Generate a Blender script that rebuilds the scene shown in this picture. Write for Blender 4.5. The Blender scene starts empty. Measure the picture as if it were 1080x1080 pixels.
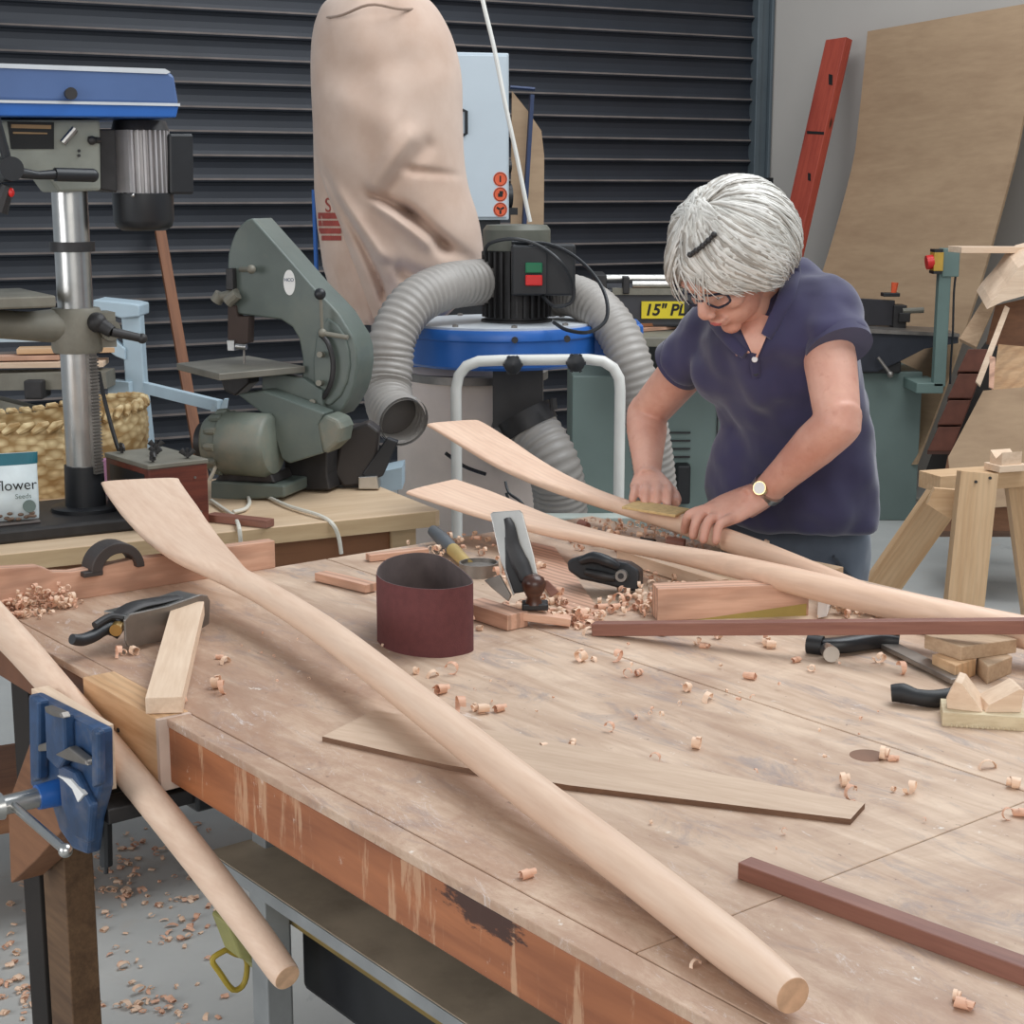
import bpy, bmesh, math, random
from math import sin, cos, pi, radians, hypot, atan2, sqrt
from mathutils import Matrix, Vector, noise
random.seed(7)
S = bpy.context.scene
COL = S.collection

# ---------------------------------------------------------------- camera
CAM_H, PITCH, FPX = 1.55, radians(11.3), 1700.0
cd = bpy.data.cameras.new('camera'); cd.lens = FPX / 1080 * 36; cd.sensor_width = 36; cd.clip_end = 100
cam = bpy.data.objects.new('camera', cd); COL.objects.link(cam)
cam.location = (0, 0, CAM_H); cam.rotation_euler = (pi / 2 - PITCH, 0, 0)
S.camera = cam
# ---------------------------------------------------------------- world and light
wd = bpy.data.worlds.new('world'); S.world = wd; wd.use_nodes = True
wd.node_tree.nodes['Background'].inputs[0].default_value = (0.80, 0.90, 1.0, 1)
wd.node_tree.nodes['Background'].inputs[1].default_value = 0.42
def area(name, loc, target, size, sizey, power, col):
    l = bpy.data.lights.new(name, 'AREA'); l.shape = 'RECTANGLE'; l.size = size; l.size_y = sizey
    l.energy = power; l.color = col
    o = bpy.data.objects.new(name, l); COL.objects.link(o); o.location = loc
    o.rotation_euler = (Vector(target) - Vector(loc)).to_track_quat('-Z', 'Y').to_euler(); return o
area('skylight_overhead', (1.6, 3.4, 4.2), (0.4, 3.0, 0.8), 3.2, 2.6, 150, (0.93, 0.97, 1.0))
area('open_door_daylight', (1.0, -3.2, 3.0), (0.0, 3.0, 0.9), 4.5, 2.6, 120, (1.0, 0.97, 0.92))
area('left_fill_light', (-4.2, -0.6, 2.2), (0.0, 2.2, 0.6), 3.0, 2.2, 105, (0.97, 0.98, 1.0))  # soft light added from the left for shelf and rail; its source is unseen
area('rear_overhead_area', (0.6, 7.0, 4.2), (0.8, 8.0, 0.5), 4.0, 1.2, 60, (0.95, 0.97, 1.0))  # broad area light above the rear walls, source unseen
S.view_settings.view_transform = 'Standard'; S.view_settings.look = 'None'
S.view_settings.gamma = 1; S.view_settings.use_curve_mapping = False
S.view_settings.exposure = 0.0

# ---------------------------------------------------------------- picking points in the place
def ray(px, py):
    a = (px - 540) / FPX; b = (540 - py) / FPX
    return Vector((a, cos(PITCH) + b * sin(PITCH), -sin(PITCH) + b * cos(PITCH)))
C0 = Vector((0, 0, CAM_H))
def PZ(px, py, z): d = ray(px, py); return C0 + d * ((z - CAM_H) / d.z)
def PY(px, py, Y): d = ray(px, py); return C0 + d * (Y / d.y)
def PP(px, py, o, n):
    d = ray(px, py); o = Vector(o); n = Vector(n); return C0 + d * ((o - C0).dot(n) / d.dot(n))
BA = radians(-51.8)
BU = Vector((cos(BA), sin(BA), 0)); BV = Vector((-sin(BA), cos(BA), 0))
BM = Matrix.Translation((-0.8283, 2.4340, 0)) @ Matrix.Rotation(BA, 4, 'Z')   # workbench frame: X along it, Y across it
BI = BM.inverted()
def B(x, y, z=0.9): return BM @ Vector((x, y, z))
def BPY(px, py, yl): return PP(px, py, B(0, yl), BV)      # point on a plane parallel to the bench's long edge
def BPX(px, py, xl): return PP(px, py, B(xl, 0), BU)
def R3(ax, deg): return Matrix.Rotation(radians(deg), 4, ax)
def T3(*p): return Matrix.Translation(Vector(p))
def FR(o, ang): return Matrix.Translation(Vector(o)) @ Matrix.Rotation(ang, 4, 'Z')
def orient(p0, p1, up=(0, 0, 1)):
    p0 = Vector(p0); x = (Vector(p1) - p0).normalized(); y = Vector(up).cross(x)
    if y.length < 1e-4: y = Vector((0, 1, 0)).cross(x)
    y.normalize(); z = x.cross(y)
    m = Matrix((x, y, z)).transposed().to_4x4(); m.translation = p0; return m

# ---------------------------------------------------------------- materials
def lin(c):
    out = []
    for v in c[:3]:
        v = v / 255; out.append(v / 12.92 if v <= 0.04045 else ((v + 0.055) / 1.055) ** 2.4)
    return tuple(out) + (1,)
class NT:
    def __init__(s, name):
        s.m = bpy.data.materials.new(name); s.m.use_nodes = True; s.t = s.m.node_tree; s.t.nodes.clear()
        s.o = s.n('ShaderNodeOutputMaterial'); s.b = s.n('ShaderNodeBsdfPrincipled'); s.l(s.b.outputs[0], s.o.inputs[0])
    def n(s, k, **kw):
        x = s.t.nodes.new(k)
        for a, v in kw.items(): setattr(x, a, v)
        return x
    def l(s, a, b): s.t.links.new(a, b)
    def coord(s, scale=(1, 1, 1), rot=(0, 0, 0), kind='Object'):
        tc = s.n('ShaderNodeTexCoord'); m1 = s.n('ShaderNodeMapping'); m1.inputs['Rotation'].default_value = rot
        m2 = s.n('ShaderNodeMapping'); m2.inputs['Scale'].default_value = scale
        s.l(tc.outputs[kind], m1.inputs[0]); s.l(m1.outputs[0], m2.inputs[0]); return m2.outputs[0]
    def noise(s, vec, scale, detail=4, rough=0.55, dist=0):
        x = s.n('ShaderNodeTexNoise'); x.inputs['Scale'].default_value = scale; x.inputs['Detail'].default_value = detail
        x.inputs['Roughness'].default_value = rough; x.inputs['Distortion'].default_value = dist
        s.l(vec, x.inputs['Vector']); return x.outputs[0]
    def ramp(s, fac, stops):
        x = s.n('ShaderNodeValToRGB'); e = x.color_ramp.elements
        e[0].position, e[0].color = stops[0]; e[1].position, e[1].color = stops[1]
        for p, c in stops[2:]: q = e.new(p); q.color = c
        s.l(fac, x.inputs[0]); return x.outputs[0]
    def mix(s, fac, a, b, mode='MIX'):
        x = s.n('ShaderNodeMix', data_type='RGBA', blend_type=mode)
        for v, i in ((fac, 0), (a, 6), (b, 7)):
            if hasattr(v, 'is_linked') or hasattr(v, 'links'): s.l(v, x.inputs[i])
            else: x.inputs[i].default_value = v
        return x.outputs[2]
    def bump(s, h, st=0.2, dist=0.002):
        x = s.n('ShaderNodeBump'); x.inputs['Strength'].default_value = st; x.inputs['Distance'].default_value = dist
        s.l(h, x.inputs['Height']); s.l(x.outputs[0], s.b.inputs['Normal'])
    def col(s, c):
        if hasattr(c, 'links'): s.l(c, s.b.inputs['Base Color'])
        else: s.b.inputs['Base Color'].default_value = c
    def set(s, rough=0.5, metal=0.0):
        s.b.inputs['Roughness'].default_value = rough; s.b.inputs['Metallic'].default_value = metal; return s.m
K1 = (1, 1, 1, 1); K0 = (0, 0, 0, 1)
def paint(name, c, rough=0.5, metal=0.0, var=0.12, scale=12, bump=0.08, dirt=None, dirt_amt=0.35):
    t = NT(name); v = t.coord(); n1 = t.noise(v, scale, 5)
    c0 = lin(c); lo = tuple(x * (1 - var) for x in c0[:3]) + (1,); hi = tuple(min(1, x * (1 + var)) for x in c0[:3]) + (1,)
    col = t.ramp(n1, [(0.35, lo), (0.65, hi)])
    if dirt:
        n2 = t.noise(v, scale * 0.4, 6, 0.7); f = t.ramp(n2, [(0.5, K0), (0.66, (dirt_amt,) * 3 + (1,))])
        col = t.mix(f, col, lin(dirt))
    t.col(col)
    if bump: t.bump(t.noise(v, scale * 8, 3), bump, 0.001)
    return t.set(rough, metal)
def wood(name, c1, c2, rough=0.6, grain=26, stretch=14, ring=0.0, bump=0.12, knots=0):
    t = NT(name); v = t.coord((1, stretch, stretch)); n1 = t.noise(v, grain / stretch, 6, 0.6, 0.6)
    n2 = t.noise(v, grain / stretch * 7, 3, 0.6)
    f = t.mix((0.35, 0.35, 0.35, 1)[0], n1, n2)
    col = t.ramp(f, [(0.36, lin(c2)), (0.60, lin(c1))])
    if ring:
        v2 = t.coord((0.35, 1, 1)); w = t.n('ShaderNodeTexWave'); w.inputs['Scale'].default_value = 22
        w.inputs['Distortion'].default_value = 5; w.inputs['Detail Scale'].default_value = 0.7; w.bands_direction = 'Y'
        t.l(v2, w.inputs[0]); fr = t.ramp(w.outputs[1], [(0.1, (ring,) * 3 + (1,)), (0.6, K0)])
        col = t.mix(fr, col, lin(tuple(x * 0.72 for x in c2)))
    if knots:
        vk = t.coord((3, 9, 9)); vo = t.n('ShaderNodeTexVoronoi'); vo.inputs['Scale'].default_value = knots
        t.l(vk, vo.inputs[0]); fk = t.ramp(vo.outputs[0], [(0.06, K1), (0.13, K0)])
        col = t.mix(fk, col, lin((70, 35, 20)))
    t.col(col); t.bump(f, bump, 0.001); return t.set(rough)
M = {}
M['oar'] = wood('oar_timber', (227, 198, 174), (210, 176, 151), 0.5, 20, 12, ring=0.0, bump=0.04)
M['oar_pink'] = wood('cedar_oar', (228, 194, 168), (212, 174, 148), 0.5, 20, 12, ring=0.10, bump=0.04)
M['pink'] = wood('pink_planed_timber', (216, 172, 146), (192, 144, 118), 0.6, 24, 12, ring=0.5)
M['pine'] = wood('pine_block', (212, 174, 134), (190, 146, 104), 0.55, 24, 12, ring=0.25)
M['pale'] = wood('pale_timber', (226, 200, 174), (206, 176, 148), 0.6, 24, 12)
M['ply'] = wood('thin_plywood', (204, 178, 154), (186, 158, 134), 0.6, 24, 8)
M['ply_edge'] = wood('plywood_edge', (120, 88, 66), (96, 68, 50), 0.8, 60, 10)
M['endgrain'] = paint('end_grain', (198, 160, 128), 0.7, var=0.15, scale=60)
M['darkred'] = wood('dark_red_timber', (142, 96, 80), (116, 72, 60), 0.5, 24, 14)
M['brownpost'] = wood('brown_post', (112, 84, 58), (82, 58, 38), 0.6, 20, 12, knots=1.2)
M['grey_wood'] = wood('weathered_block', (186, 158, 128), (160, 130, 102), 0.7, 30, 10)
M['sawhorse'] = wood('sawhorse_pine', (204, 170, 132), (186, 148, 108), 0.6, 20, 12, ring=0.12, knots=0.7)
M['red_plank'] = wood('red_oxide_plank', (168, 72, 54), (134, 50, 38), 0.6, 20, 14, knots=1.1)
M['bigply'] = wood('large_ply_sheet', (174, 146, 116), (158, 130, 102), 0.65, 6, 6, bump=0.03)
M['rear_top'] = wood('rear_bench_top', (210, 184, 154), (192, 164, 132), 0.55, 10, 8, bump=0.03)
M['rear_edge'] = wood('rear_bench_edge', (196, 170, 134), (178, 150, 114), 0.6, 10, 8)
M['rear_brown'] = wood('rear_bench_front', (140, 96, 66), (110, 72, 48), 0.6, 10, 8)
M['lean_brown'] = wood('brown_batten', (140, 92, 62), (112, 70, 46), 0.6, 20, 14)
M['steel'] = paint('bright_steel', (190, 188, 184), 0.28, 1.0, 0.08, 20, 0.03)
M['dullsteel'] = paint('dull_steel', (138, 132, 126), 0.45, 0.85, 0.2, 14, 0.05)
M['castdark'] = paint('dark_cast_iron', (54, 52, 52), 0.5, 0.4, 0.2, 20, 0.1)
M['castgrey'] = paint('grey_cast_iron', (128, 124, 112), 0.55, 0.25, 0.15, 10, 0.1, dirt=(90, 78, 66))
M['black'] = paint('black_paint', (30, 31, 34), 0.42, 0, 0.15, 20, 0.03)
M['rubber'] = paint('black_rubber', (24, 24, 26), 0.55, 0, 0.15, 20, 0.05)
M['blue'] = paint('blue_machine_paint', (40, 96, 172), 0.34, 0, 0.1, 4, 0.02)
M['blue_top'] = paint('pale_dusty_blue', (74, 98, 142), 0.4, 0, 0.12, 3, 0.02)
M['dustytop'] = paint('dusty_lid_edge', (196, 200, 204), 0.55, 0, 0.1, 6, 0.02)
M['viceblue'] = paint('vice_blue', (42, 68, 102), 0.42, 0, 0.25, 24, 0.15, dirt=(110, 105, 105), dirt_amt=0.55)
M['green'] = paint('grey_green_enamel', (90, 99, 93), 0.38, 0, 0.12, 8, 0.04, dirt=(112, 114, 102), dirt_amt=0.5)
M['green2'] = paint('dusty_green_enamel', (104, 110, 100), 0.5, 0, 0.15, 14, 0.1, dirt=(128, 120, 104), dirt_amt=0.8)
M['teal'] = paint('teal_cabinet_paint', (106, 121, 116), 0.5, 0, 0.08, 3, 0.02)
M['teal_post'] = paint('teal_post_paint', (108, 128, 122), 0.5, 0, 0.08, 5, 0.02)
M['white'] = paint('white_tube_enamel', (216, 214, 208), 0.35, 0, 0.06, 6, 0.02)
M['paleframe'] = paint('pale_blue_grey_frame', (172, 190, 200), 0.45, 0, 0.08, 6, 0.02)
M['cabinet'] = paint('pale_blue_white_cabinet', (194, 204, 211), 0.45, 0, 0.03, 3, 0.0)
M['hose'] = paint('grey_flex_hose', (156, 150, 144), 0.45, 0, 0.08, 8, 0.02)
M['hose_in'] = paint('hose_inside', (92, 86, 82), 0.6, 0, 0.1, 8, 0.02)
M['orange'] = paint('orange_plastic', (226, 96, 58), 0.4, 0, 0.08, 8, 0.0)
M['red'] = paint('red_button', (206, 36, 34), 0.35, 0, 0.05, 8, 0.0)
M['greenbtn'] = paint('green_button', (22, 110, 72), 0.35, 0, 0.05, 8, 0.0)
M['yellow'] = paint('yellow_plate', (222, 200, 40), 0.45, 0, 0.08, 10, 0.0)
M['yellowdull'] = paint('dull_yellow_plastic', (128, 106, 54), 0.5, 0, 0.15, 10, 0.05)
M['ink'] = paint('black_ink', (18, 18, 18), 0.6, 0, 0.0, 10, 0.0)
M['beltout'] = paint('maroon_abrasive', (98, 52, 52), 0.85, 0, 0.08, 90, 0.5)
M['beltin'] = paint('belt_backing', (92, 80, 78), 0.75, 0, 0.2, 20, 0.1)
M['shave'] = wood('wood_shaving', (238, 208, 182), (224, 184, 154), 0.6, 60, 8)
M['shave2'] = wood('pink_wood_shaving', (228, 184, 156), (208, 156, 128), 0.6, 60, 8)
M['sand'] = paint('yellow_sandpaper', (204, 172, 120), 0.9, 0, 0.12, 90, 0.4)
M['shelfgrey'] = paint('grey_shelf_paint', (176, 158, 136), 0.6, 0, 0.14, 10, 0.05, dirt=(100, 84, 66))
M['leggrey'] = paint('grey_steel_leg', (140, 142, 142), 0.5, 0.1, 0.14, 10, 0.05)
M['dark'] = paint('dark_underside_and_shade', (34, 28, 24), 0.8, 0, 0.2, 8, 0.05)
M['wallp'] = paint('grey_wall_paint', (182, 176, 169), 0.8, 0, 0.03, 1.2, 0.02)
M['guide'] = paint('shutter_guide_steel', (92, 102, 108), 0.45, 0.3, 0.08, 3, 0.02)
M['shutter'] = paint('charcoal_shutter', (36, 40, 48), 0.5, 0.1, 0.1, 3, 0.02)
M['shutterdust'] = paint('dusty_shutter_rib', (106, 97, 92), 0.7, 0, 0.2, 6, 0.05)
M['plastic_bag'] = paint('beige_collection_bag', (214, 198, 186), 0.55, 0, 0.1, 4, 0.1)
M['cord'] = paint('white_flex', (206, 202, 190), 0.5, 0, 0.05, 8, 0)
M['brick'] = paint('dull_red_brick', (104, 62, 48), 0.8, 0, 0.2, 12, 0.2)
M['cloth_white'] = paint('white_paper', (232, 230, 226), 0.6, 0, 0.04, 12, 0)
M['handlewood'] = wood('dark_tool_handle', (84, 50, 36), (56, 32, 24), 0.3, 30, 10)
def mk_benchtop():
    t = NT('worn_plywood_benchtop'); v = t.coord((1, 5, 5)); n = t.noise(v, 6, 6, 0.6, 0.5)
    col = t.ramp(n, [(0.33, lin((180, 150, 126))), (0.66, lin((212, 186, 162)))])
    a = t.noise(t.coord(), 2.6, 8, 0.7, 0.6)
    col = t.mix(t.ramp(a, [(0.50, K0), (0.64, (0.55,) * 3 + (1,))]), col, lin((150, 116, 96)))
    b = t.noise(t.coord((1, 3.2, 1)), 4.5, 9, 0.78, 1.0)
    col = t.mix(t.ramp(b, [(0.53, K0), (0.64, (0.6,) * 3 + (1,))]), col, lin((138, 128, 128)))
    c = t.noise(t.coord((2, 5, 1)), 9, 9, 0.85, 0.8)
    col = t.mix(t.ramp(c, [(0.60, K0), (0.66, (0.75,) * 3 + (1,))]), col, lin((226, 216, 208)))
    # grimier band along the working edge
    sx = t.n('ShaderNodeSeparateXYZ'); t.l(t.coord(), sx.inputs[0])
    e = t.n('ShaderNodeMapRange'); e.inputs['From Min'].default_value = -0.26; e.inputs['From Max'].default_value = -0.56
    t.l(sx.outputs[1], e.inputs[0]); mm = t.n('ShaderNodeMath', operation='MULTIPLY')
    d = t.ramp(t.noise(t.coord((1, 2.4, 1)), 6, 10, 0.85, 0.8), [(0.40, (0.25,) * 3 + (1,)), (0.56, K1)])
    t.l(e.outputs[0], mm.inputs[0]); t.l(d, mm.inputs[1])
    m3 = t.n('ShaderNodeMath', operation='MULTIPLY'); m3.inputs[1].default_value = 0.62; t.l(mm.outputs[0], m3.inputs[0])
    col = t.mix(m3.outputs[0], col, lin((156, 116, 92)))
    w2 = t.noise(t.coord((1.5, 6, 1), (0, 0, 0.25)), 7, 10, 0.9, 1.2); m4 = t.n('ShaderNodeMath', operation='MULTIPLY')
    t.l(t.ramp(w2, [(0.57, K0), (0.64, (0.8,) * 3 + (1,))]), m4.inputs[0]); t.l(e.outputs[0], m4.inputs[1])
    col = t.mix(m4.outputs[0], col, lin((214, 204, 200)))
    sp = t.noise(t.coord(), 70, 3, 0.6); col = t.mix(t.ramp(sp, [(0.68, K0), (0.73, (0.6,) * 3 + (1,))]), col, lin((104, 78, 66)))
    s2 = t.noise(t.coord(), 34, 4, 0.7); col = t.mix(t.ramp(s2, [(0.69, K0), (0.73, (0.7,) * 3 + (1,))]), col, lin((230, 222, 212)))
    t.col(col); t.bump(v and c, 0.15, 0.001); return t.set(0.55)
M['bench'] = mk_benchtop()
def mk_apron():
    t = NT('stained_orange_apron'); v = t.coord((1, 8, 8)); n = t.noise(v, 3, 6, 0.6, 0.4)
    col = t.ramp(n, [(0.3, lin((140, 82, 50))), (0.7, lin((186, 118, 74)))])
    w = t.noise(t.coord((9, 1, 1.2)), 3.5, 6, 0.7, 0.2)
    col = t.mix(t.ramp(w, [(0.58, K0), (0.64, (0.55,) * 3 + (1,))]), col, lin((206, 168, 134)))
    c = t.noise(t.coord((3, 1, 2)), 7, 8, 0.8)
    col = t.mix(t.ramp(c, [(0.62, K0), (0.67, (0.8,) * 3 + (1,))]), col, lin((222, 204, 188)))
    t.col(col); t.bump(n, 0.1, 0.001); return t.set(0.45)
M['apron'] = mk_apron()
def mk_floor():
    t = NT('concrete_floor'); v = t.coord(); n = t.noise(v, 1.1, 8, 0.65)
    col = t.ramp(n, [(0.3, lin((172, 173, 170))), (0.7, lin((200, 199, 194)))])
    b = t.noise(v, 5, 8, 0.75, 0.5)
    col = t.mix(t.ramp(b, [(0.55, K0), (0.7, (0.5,) * 3 + (1,))]), col, lin((182, 168, 154)))
    c = t.noise(t.coord((1, 0.4, 1)), 6, 6, 0.7, 0.6)
    col = t.mix(t.ramp(c, [(0.6, K0), (0.7, (0.4,) * 3 + (1,))]), col, lin((110, 114, 116)))
    t.col(col); t.bump(b, 0.1, 0.002); return t.set(0.55)
M['floor'] = mk_floor()
def mk_cloth(name, c, c2, sc=600, rough=0.9, sheen=0.2):
    t = NT(name); n = t.noise(t.coord(), 5, 5); col = t.ramp(n, [(0.35, lin(c2)), (0.65, lin(c))]); t.col(col)
    t.bump(t.noise(t.coord(), sc, 2), 0.25, 0.0006); t.b.inputs['Sheen Weight'].default_value = sheen; return t.set(rough)
M['bag'] = mk_cloth('filter_bag_cloth', (204, 180, 164), (188, 160, 142), 300)
M['shirt'] = mk_cloth('navy_pique_cotton', (56, 52, 84), (44, 41, 68), 700, sheen=0.3)
M['trousers'] = mk_cloth('grey_blue_denim', (96, 104, 116), (76, 83, 95), 500)
M['shoe'] = paint('black_shoe', (30, 30, 32), 0.6)
M['button'] = paint('pearl_button', (214, 208, 206), 0.25)
def mk_skin():
    t = NT('skin'); n = t.noise(t.coord(), 9, 5, 0.6); c = t.ramp(n, [(0.35, lin((196, 138, 118))), (0.65, lin((218, 168, 148)))])
    f = t.noise(t.coord(), 60, 3); c = t.mix(t.ramp(f, [(0.6, K0), (0.75, (0.25,) * 3 + (1,))]), c, lin((176, 108, 88)))
    t.col(c); t.b.inputs['Subsurface Weight'].default_value = 0.12; t.b.inputs['Subsurface Radius'].default_value = (0.01, 0.004, 0.002)
    t.bump(f, 0.1, 0.0006); return t.set(0.5)
M['skin'] = mk_skin()
def mk_hair():
    t = NT('silver_hair'); n = t.noise(t.coord(), 22, 4, 0.6)
    t.col(t.ramp(n, [(0.3, lin((150, 144, 136))), (0.5, lin((176, 171, 164))), (0.7, lin((204, 200, 192)))])); return t.set(0.5)
M['hair'] = mk_hair()
def mk_basket():
    t = NT('woven_straw'); w = t.n('ShaderNodeTexVoronoi'); w.inputs['Scale'].default_value = 1
    t.l(t.coord((38, 38, 60)), w.inputs[0]); n = t.noise(t.coord(), 10, 3)
    c = t.ramp(w.outputs[0], [(0.1, lin((228, 206, 160))), (0.75, lin((160, 128, 82)))]); t.col(c); t.bump(w.outputs[0], -1.0, 0.006)
    return t.set(0.75)
M['basket'] = mk_basket()

# ---------------------------------------------------------------- mesh builder (everything is written in world metres)
W = {}
class MB:
    def __init__(s, m=None): s.v = []; s.f = []; s.mi = []; s.k = 0; s.m = m or Matrix()
    def add(s, vs, fs, m=None):
        b = len(s.v); mm = s.m @ m if m is not None else s.m
        s.v += [mm @ Vector(p) for p in vs]
        flip = mm.determinant() < 0
        for f in fs:
            f = tuple(b + i for i in f); s.f.append(f[::-1] if flip else f); s.mi.append(s.k)
        return s
    def box(s, x0, x1, y0, y1, z0, z1, m=None):
        vs = [(x0, y0, z0), (x1, y0, z0), (x1, y1, z0), (x0, y1, z0), (x0, y0, z1), (x1, y0, z1), (x1, y1, z1), (x0, y1, z1)]
        return s.add(vs, [(3, 2, 1, 0), (4, 5, 6, 7), (0, 1, 5, 4), (1, 2, 6, 5), (2, 3, 7, 6), (3, 0, 4, 7)], m)
    def cbox(s, c, sz, m=None):
        return s.box(c[0] - sz[0] / 2, c[0] + sz[0] / 2, c[1] - sz[1] / 2, c[1] + sz[1] / 2, c[2] - sz[2] / 2, c[2] + sz[2] / 2, m)
    def prism(s, poly, z0, z1, m=None):       # polygon in XY, counter-clockwise, pulled along Z
        n = len(poly); a = sum(poly[i][0] * poly[(i + 1) % n][1] - poly[(i + 1) % n][0] * poly[i][1] for i in range(n))
        if a < 0: poly = poly[::-1]
        vs = [(x, y, z0) for x, y in poly] + [(x, y, z1) for x, y in poly]
        fs = [tuple(range(n - 1, -1, -1)), tuple(range(n, 2 * n))] + [(i, (i + 1) % n, n + (i + 1) % n, n + i) for i in range(n)]
        return s.add(vs, fs, m)
    def slab(s, pts, d):                      # planar polygon of world points pulled by vector d
        n = len(pts); d = Vector(d); pts = [Vector(p) for p in pts]
        nn = Vector((0, 0, 0))
        for i in range(n): nn += pts[i].cross(pts[(i + 1) % n])
        if nn.dot(d) < 0: pts = pts[::-1]
        vs = pts + [p + d for p in pts]
        fs = [tuple(range(n - 1, -1, -1)), tuple(range(n, 2 * n))] + [(i, (i + 1) % n, n + (i + 1) % n, n + i) for i in range(n)]
        return s.add(vs, fs)
    def loft(s, rings, cap=True, closed=True, m=None):
        n = len(rings[0]); vs = [p for r in rings for p in r]; fs = []
        for i in range(len(rings) - 1):
            for j in range(n if closed else n - 1):
                a = i * n + j; b = i * n + (j + 1) % n; fs.append((a, b, b + n, a + n))
        if cap: fs.append(tuple(range(n - 1, -1, -1))); fs.append(tuple(range((len(rings) - 1) * n, len(rings) * n)))
        return s.add(vs, fs, m)
    def tube(s, path, r, n=12, cap=True, side=None, sq=None, m=None):
        # r: number | list of numbers | list of (half width, half thickness)
        P = [Vector(p) for p in path]; L = len(P); rings = []
        prev = Vector(side) if side is not None else None
        for i in range(L):
            t = (P[min(i + 1, L - 1)] - P[max(i - 1, 0)]).normalized()
            if prev is None:
                prev = Vector((0, 0, 1)).cross(t)
                if prev.length < 0.1: prev = Vector((1, 0, 0))
            a = (prev - t * prev.dot(t)).normalized()
            if side is None: prev = a
            b = t.cross(a)
            q = r if isinstance(r, (int, float)) else r[i]
            ra, rb = (q, q) if isinstance(q, (int, float)) else q
            rg = []
            for j in range(n):
                th = 2 * pi * j / n; c_, s_ = cos(th), sin(th)
                if sq: c_ = math.copysign(abs(c_) ** sq, c_); s_ = math.copysign(abs(s_) ** sq, s_)
                rg.append(P[i] + a * ra * c_ + b * rb * s_)
            rings.append(rg)
        return s.loft(rings, cap, True, m)
    def cyl(s, p0, p1, r, n=20, r2=None): return s.tube([p0, p1], [r, r if r2 is None else r2], n)
    def lathe(s, prof, m=None, n=28, cap=True):  # (r,z) pairs about Z
        return s.loft([[(r * cos(2 * pi * j / n), r * sin(2 * pi * j / n), z) for j in range(n)] for r, z in prof], cap, True, m)
    def ball(s, c, r, nu=18, nv=12, m=None):
        r = (r, r, r) if isinstance(r, (int, float)) else r; rg = []
        for i in range(nv + 1):
            ph = -pi / 2 + pi * i / nv; k = max(cos(ph), 0.02)
            rg.append([(c[0] + r[0] * k * cos(2 * pi * j / nu), c[1] + r[1] * k * sin(2 * pi * j / nu), c[2] + r[2] * sin(ph)) for j in range(nu)])
        return s.loft(rg, True, True, m)
    def build(s, name, mat, parent=None, smooth=False, bevel=0.0, frame=None, label=None, seg=2, angle=35, org=None):
        if parent is not None and frame is not None: base = frame
        elif parent is not None: base = W[parent]
        elif frame is not None: base = frame
        else:
            xs = [p.x for p in s.v]; ys = [p.y for p in s.v]; zs = [p.z for p in s.v]
            base = Matrix.Translation(((min(xs) + max(xs)) / 2, (min(ys) + max(ys)) / 2, min(zs)))
        inv = base.inverted(); vs = [inv @ p for p in s.v]
        if parent is not None and frame is None:
            c = sum(vs, Vector()) / len(vs) if org is None else Vector(org); vs = [p - c for p in vs]; loc = c; W_ = base @ Matrix.Translation(c)
        else: W_ = base
        me = bpy.data.meshes.new(name); me.from_pydata([tuple(p) for p in vs], [], s.f)
        mats = mat if isinstance(mat, (list, tuple)) else [mat]
        for q in mats: me.materials.append(M[q] if isinstance(q, str) else q)
        if len(mats) > 1: me.polygons.foreach_set('material_index', s.mi)
        if smooth:
            me.polygons.foreach_set('use_smooth', [True] * len(me.polygons))
            me.set_sharp_from_angle(angle=radians(angle if smooth is True else smooth))
        me.update()
        o = bpy.data.objects.new(name, me); COL.objects.link(o)
        if parent is not None and frame is not None:
            o.parent = parent; lm = W[parent].inverted() @ frame; o.location = lm.translation; o.rotation_euler = lm.to_euler()
        elif parent is not None: o.parent = parent; o.location = loc
        else: o.location = base.translation; o.rotation_euler = base.to_euler()
        if bevel:
            b = o.modifiers.new('bevel', 'BEVEL'); b.width = bevel; b.segments = seg; b.limit_method = 'ANGLE'; b.angle_limit = radians(40)
        if label: o['label'] = label
        W[o] = W_; return o
def thing(name, label, cat, loc, rotz=0.0, group=None, mat=None):
    o = bpy.data.objects.new(name, None); COL.objects.link(o); o.empty_display_size = 0.05
    w = mat if mat is not None else Matrix.Translation(Vector(loc)) @ Matrix.Rotation(rotz, 4, 'Z')
    o.location = w.translation; o.rotation_euler = w.to_euler(); W[o] = w
    return tag(o, label, cat, group)
def tag(o, label, cat, group=None, kind=None):
    o['label'] = label; o['category'] = cat
    if group: o['group'] = group
    if kind: o['kind'] = kind
    return o
def HIT(o, px, py, off=0.002):
    # first point of an object met by the sight line through (px, py), lifted a little off its surface
    bpy.context.view_layer.update(); dg = bpy.context.evaluated_depsgraph_get(); e = o.evaluated_get(dg); mw = o.matrix_world.copy(); iv = mw.inverted()
    d = ray(px, py).normalized(); ok, loc, nor, _i = e.ray_cast(iv @ C0, (iv.to_3x3() @ d).normalized())
    if not ok: return None
    return mw @ loc - d * off
def struct(o): o['kind'] = 'structure'; return o
def smoothpath(pts, k=6):
    P = [Vector(p) for p in pts]; out = []
    for i in range(len(P) - 1):
        p0 = P[max(i - 1, 0)]; p1 = P[i]; p2 = P[i + 1]; p3 = P[min(i + 2, len(P) - 1)]
        for j in range(k):
            t = j / k
            out.append(0.5 * ((2 * p1) + (p2 - p0) * t + (2 * p0 - 5 * p1 + 4 * p2 - p3) * t * t + (3 * p1 - p0 - 3 * p2 + p3) * t ** 3))
    out.append(P[-1]); return out
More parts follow.
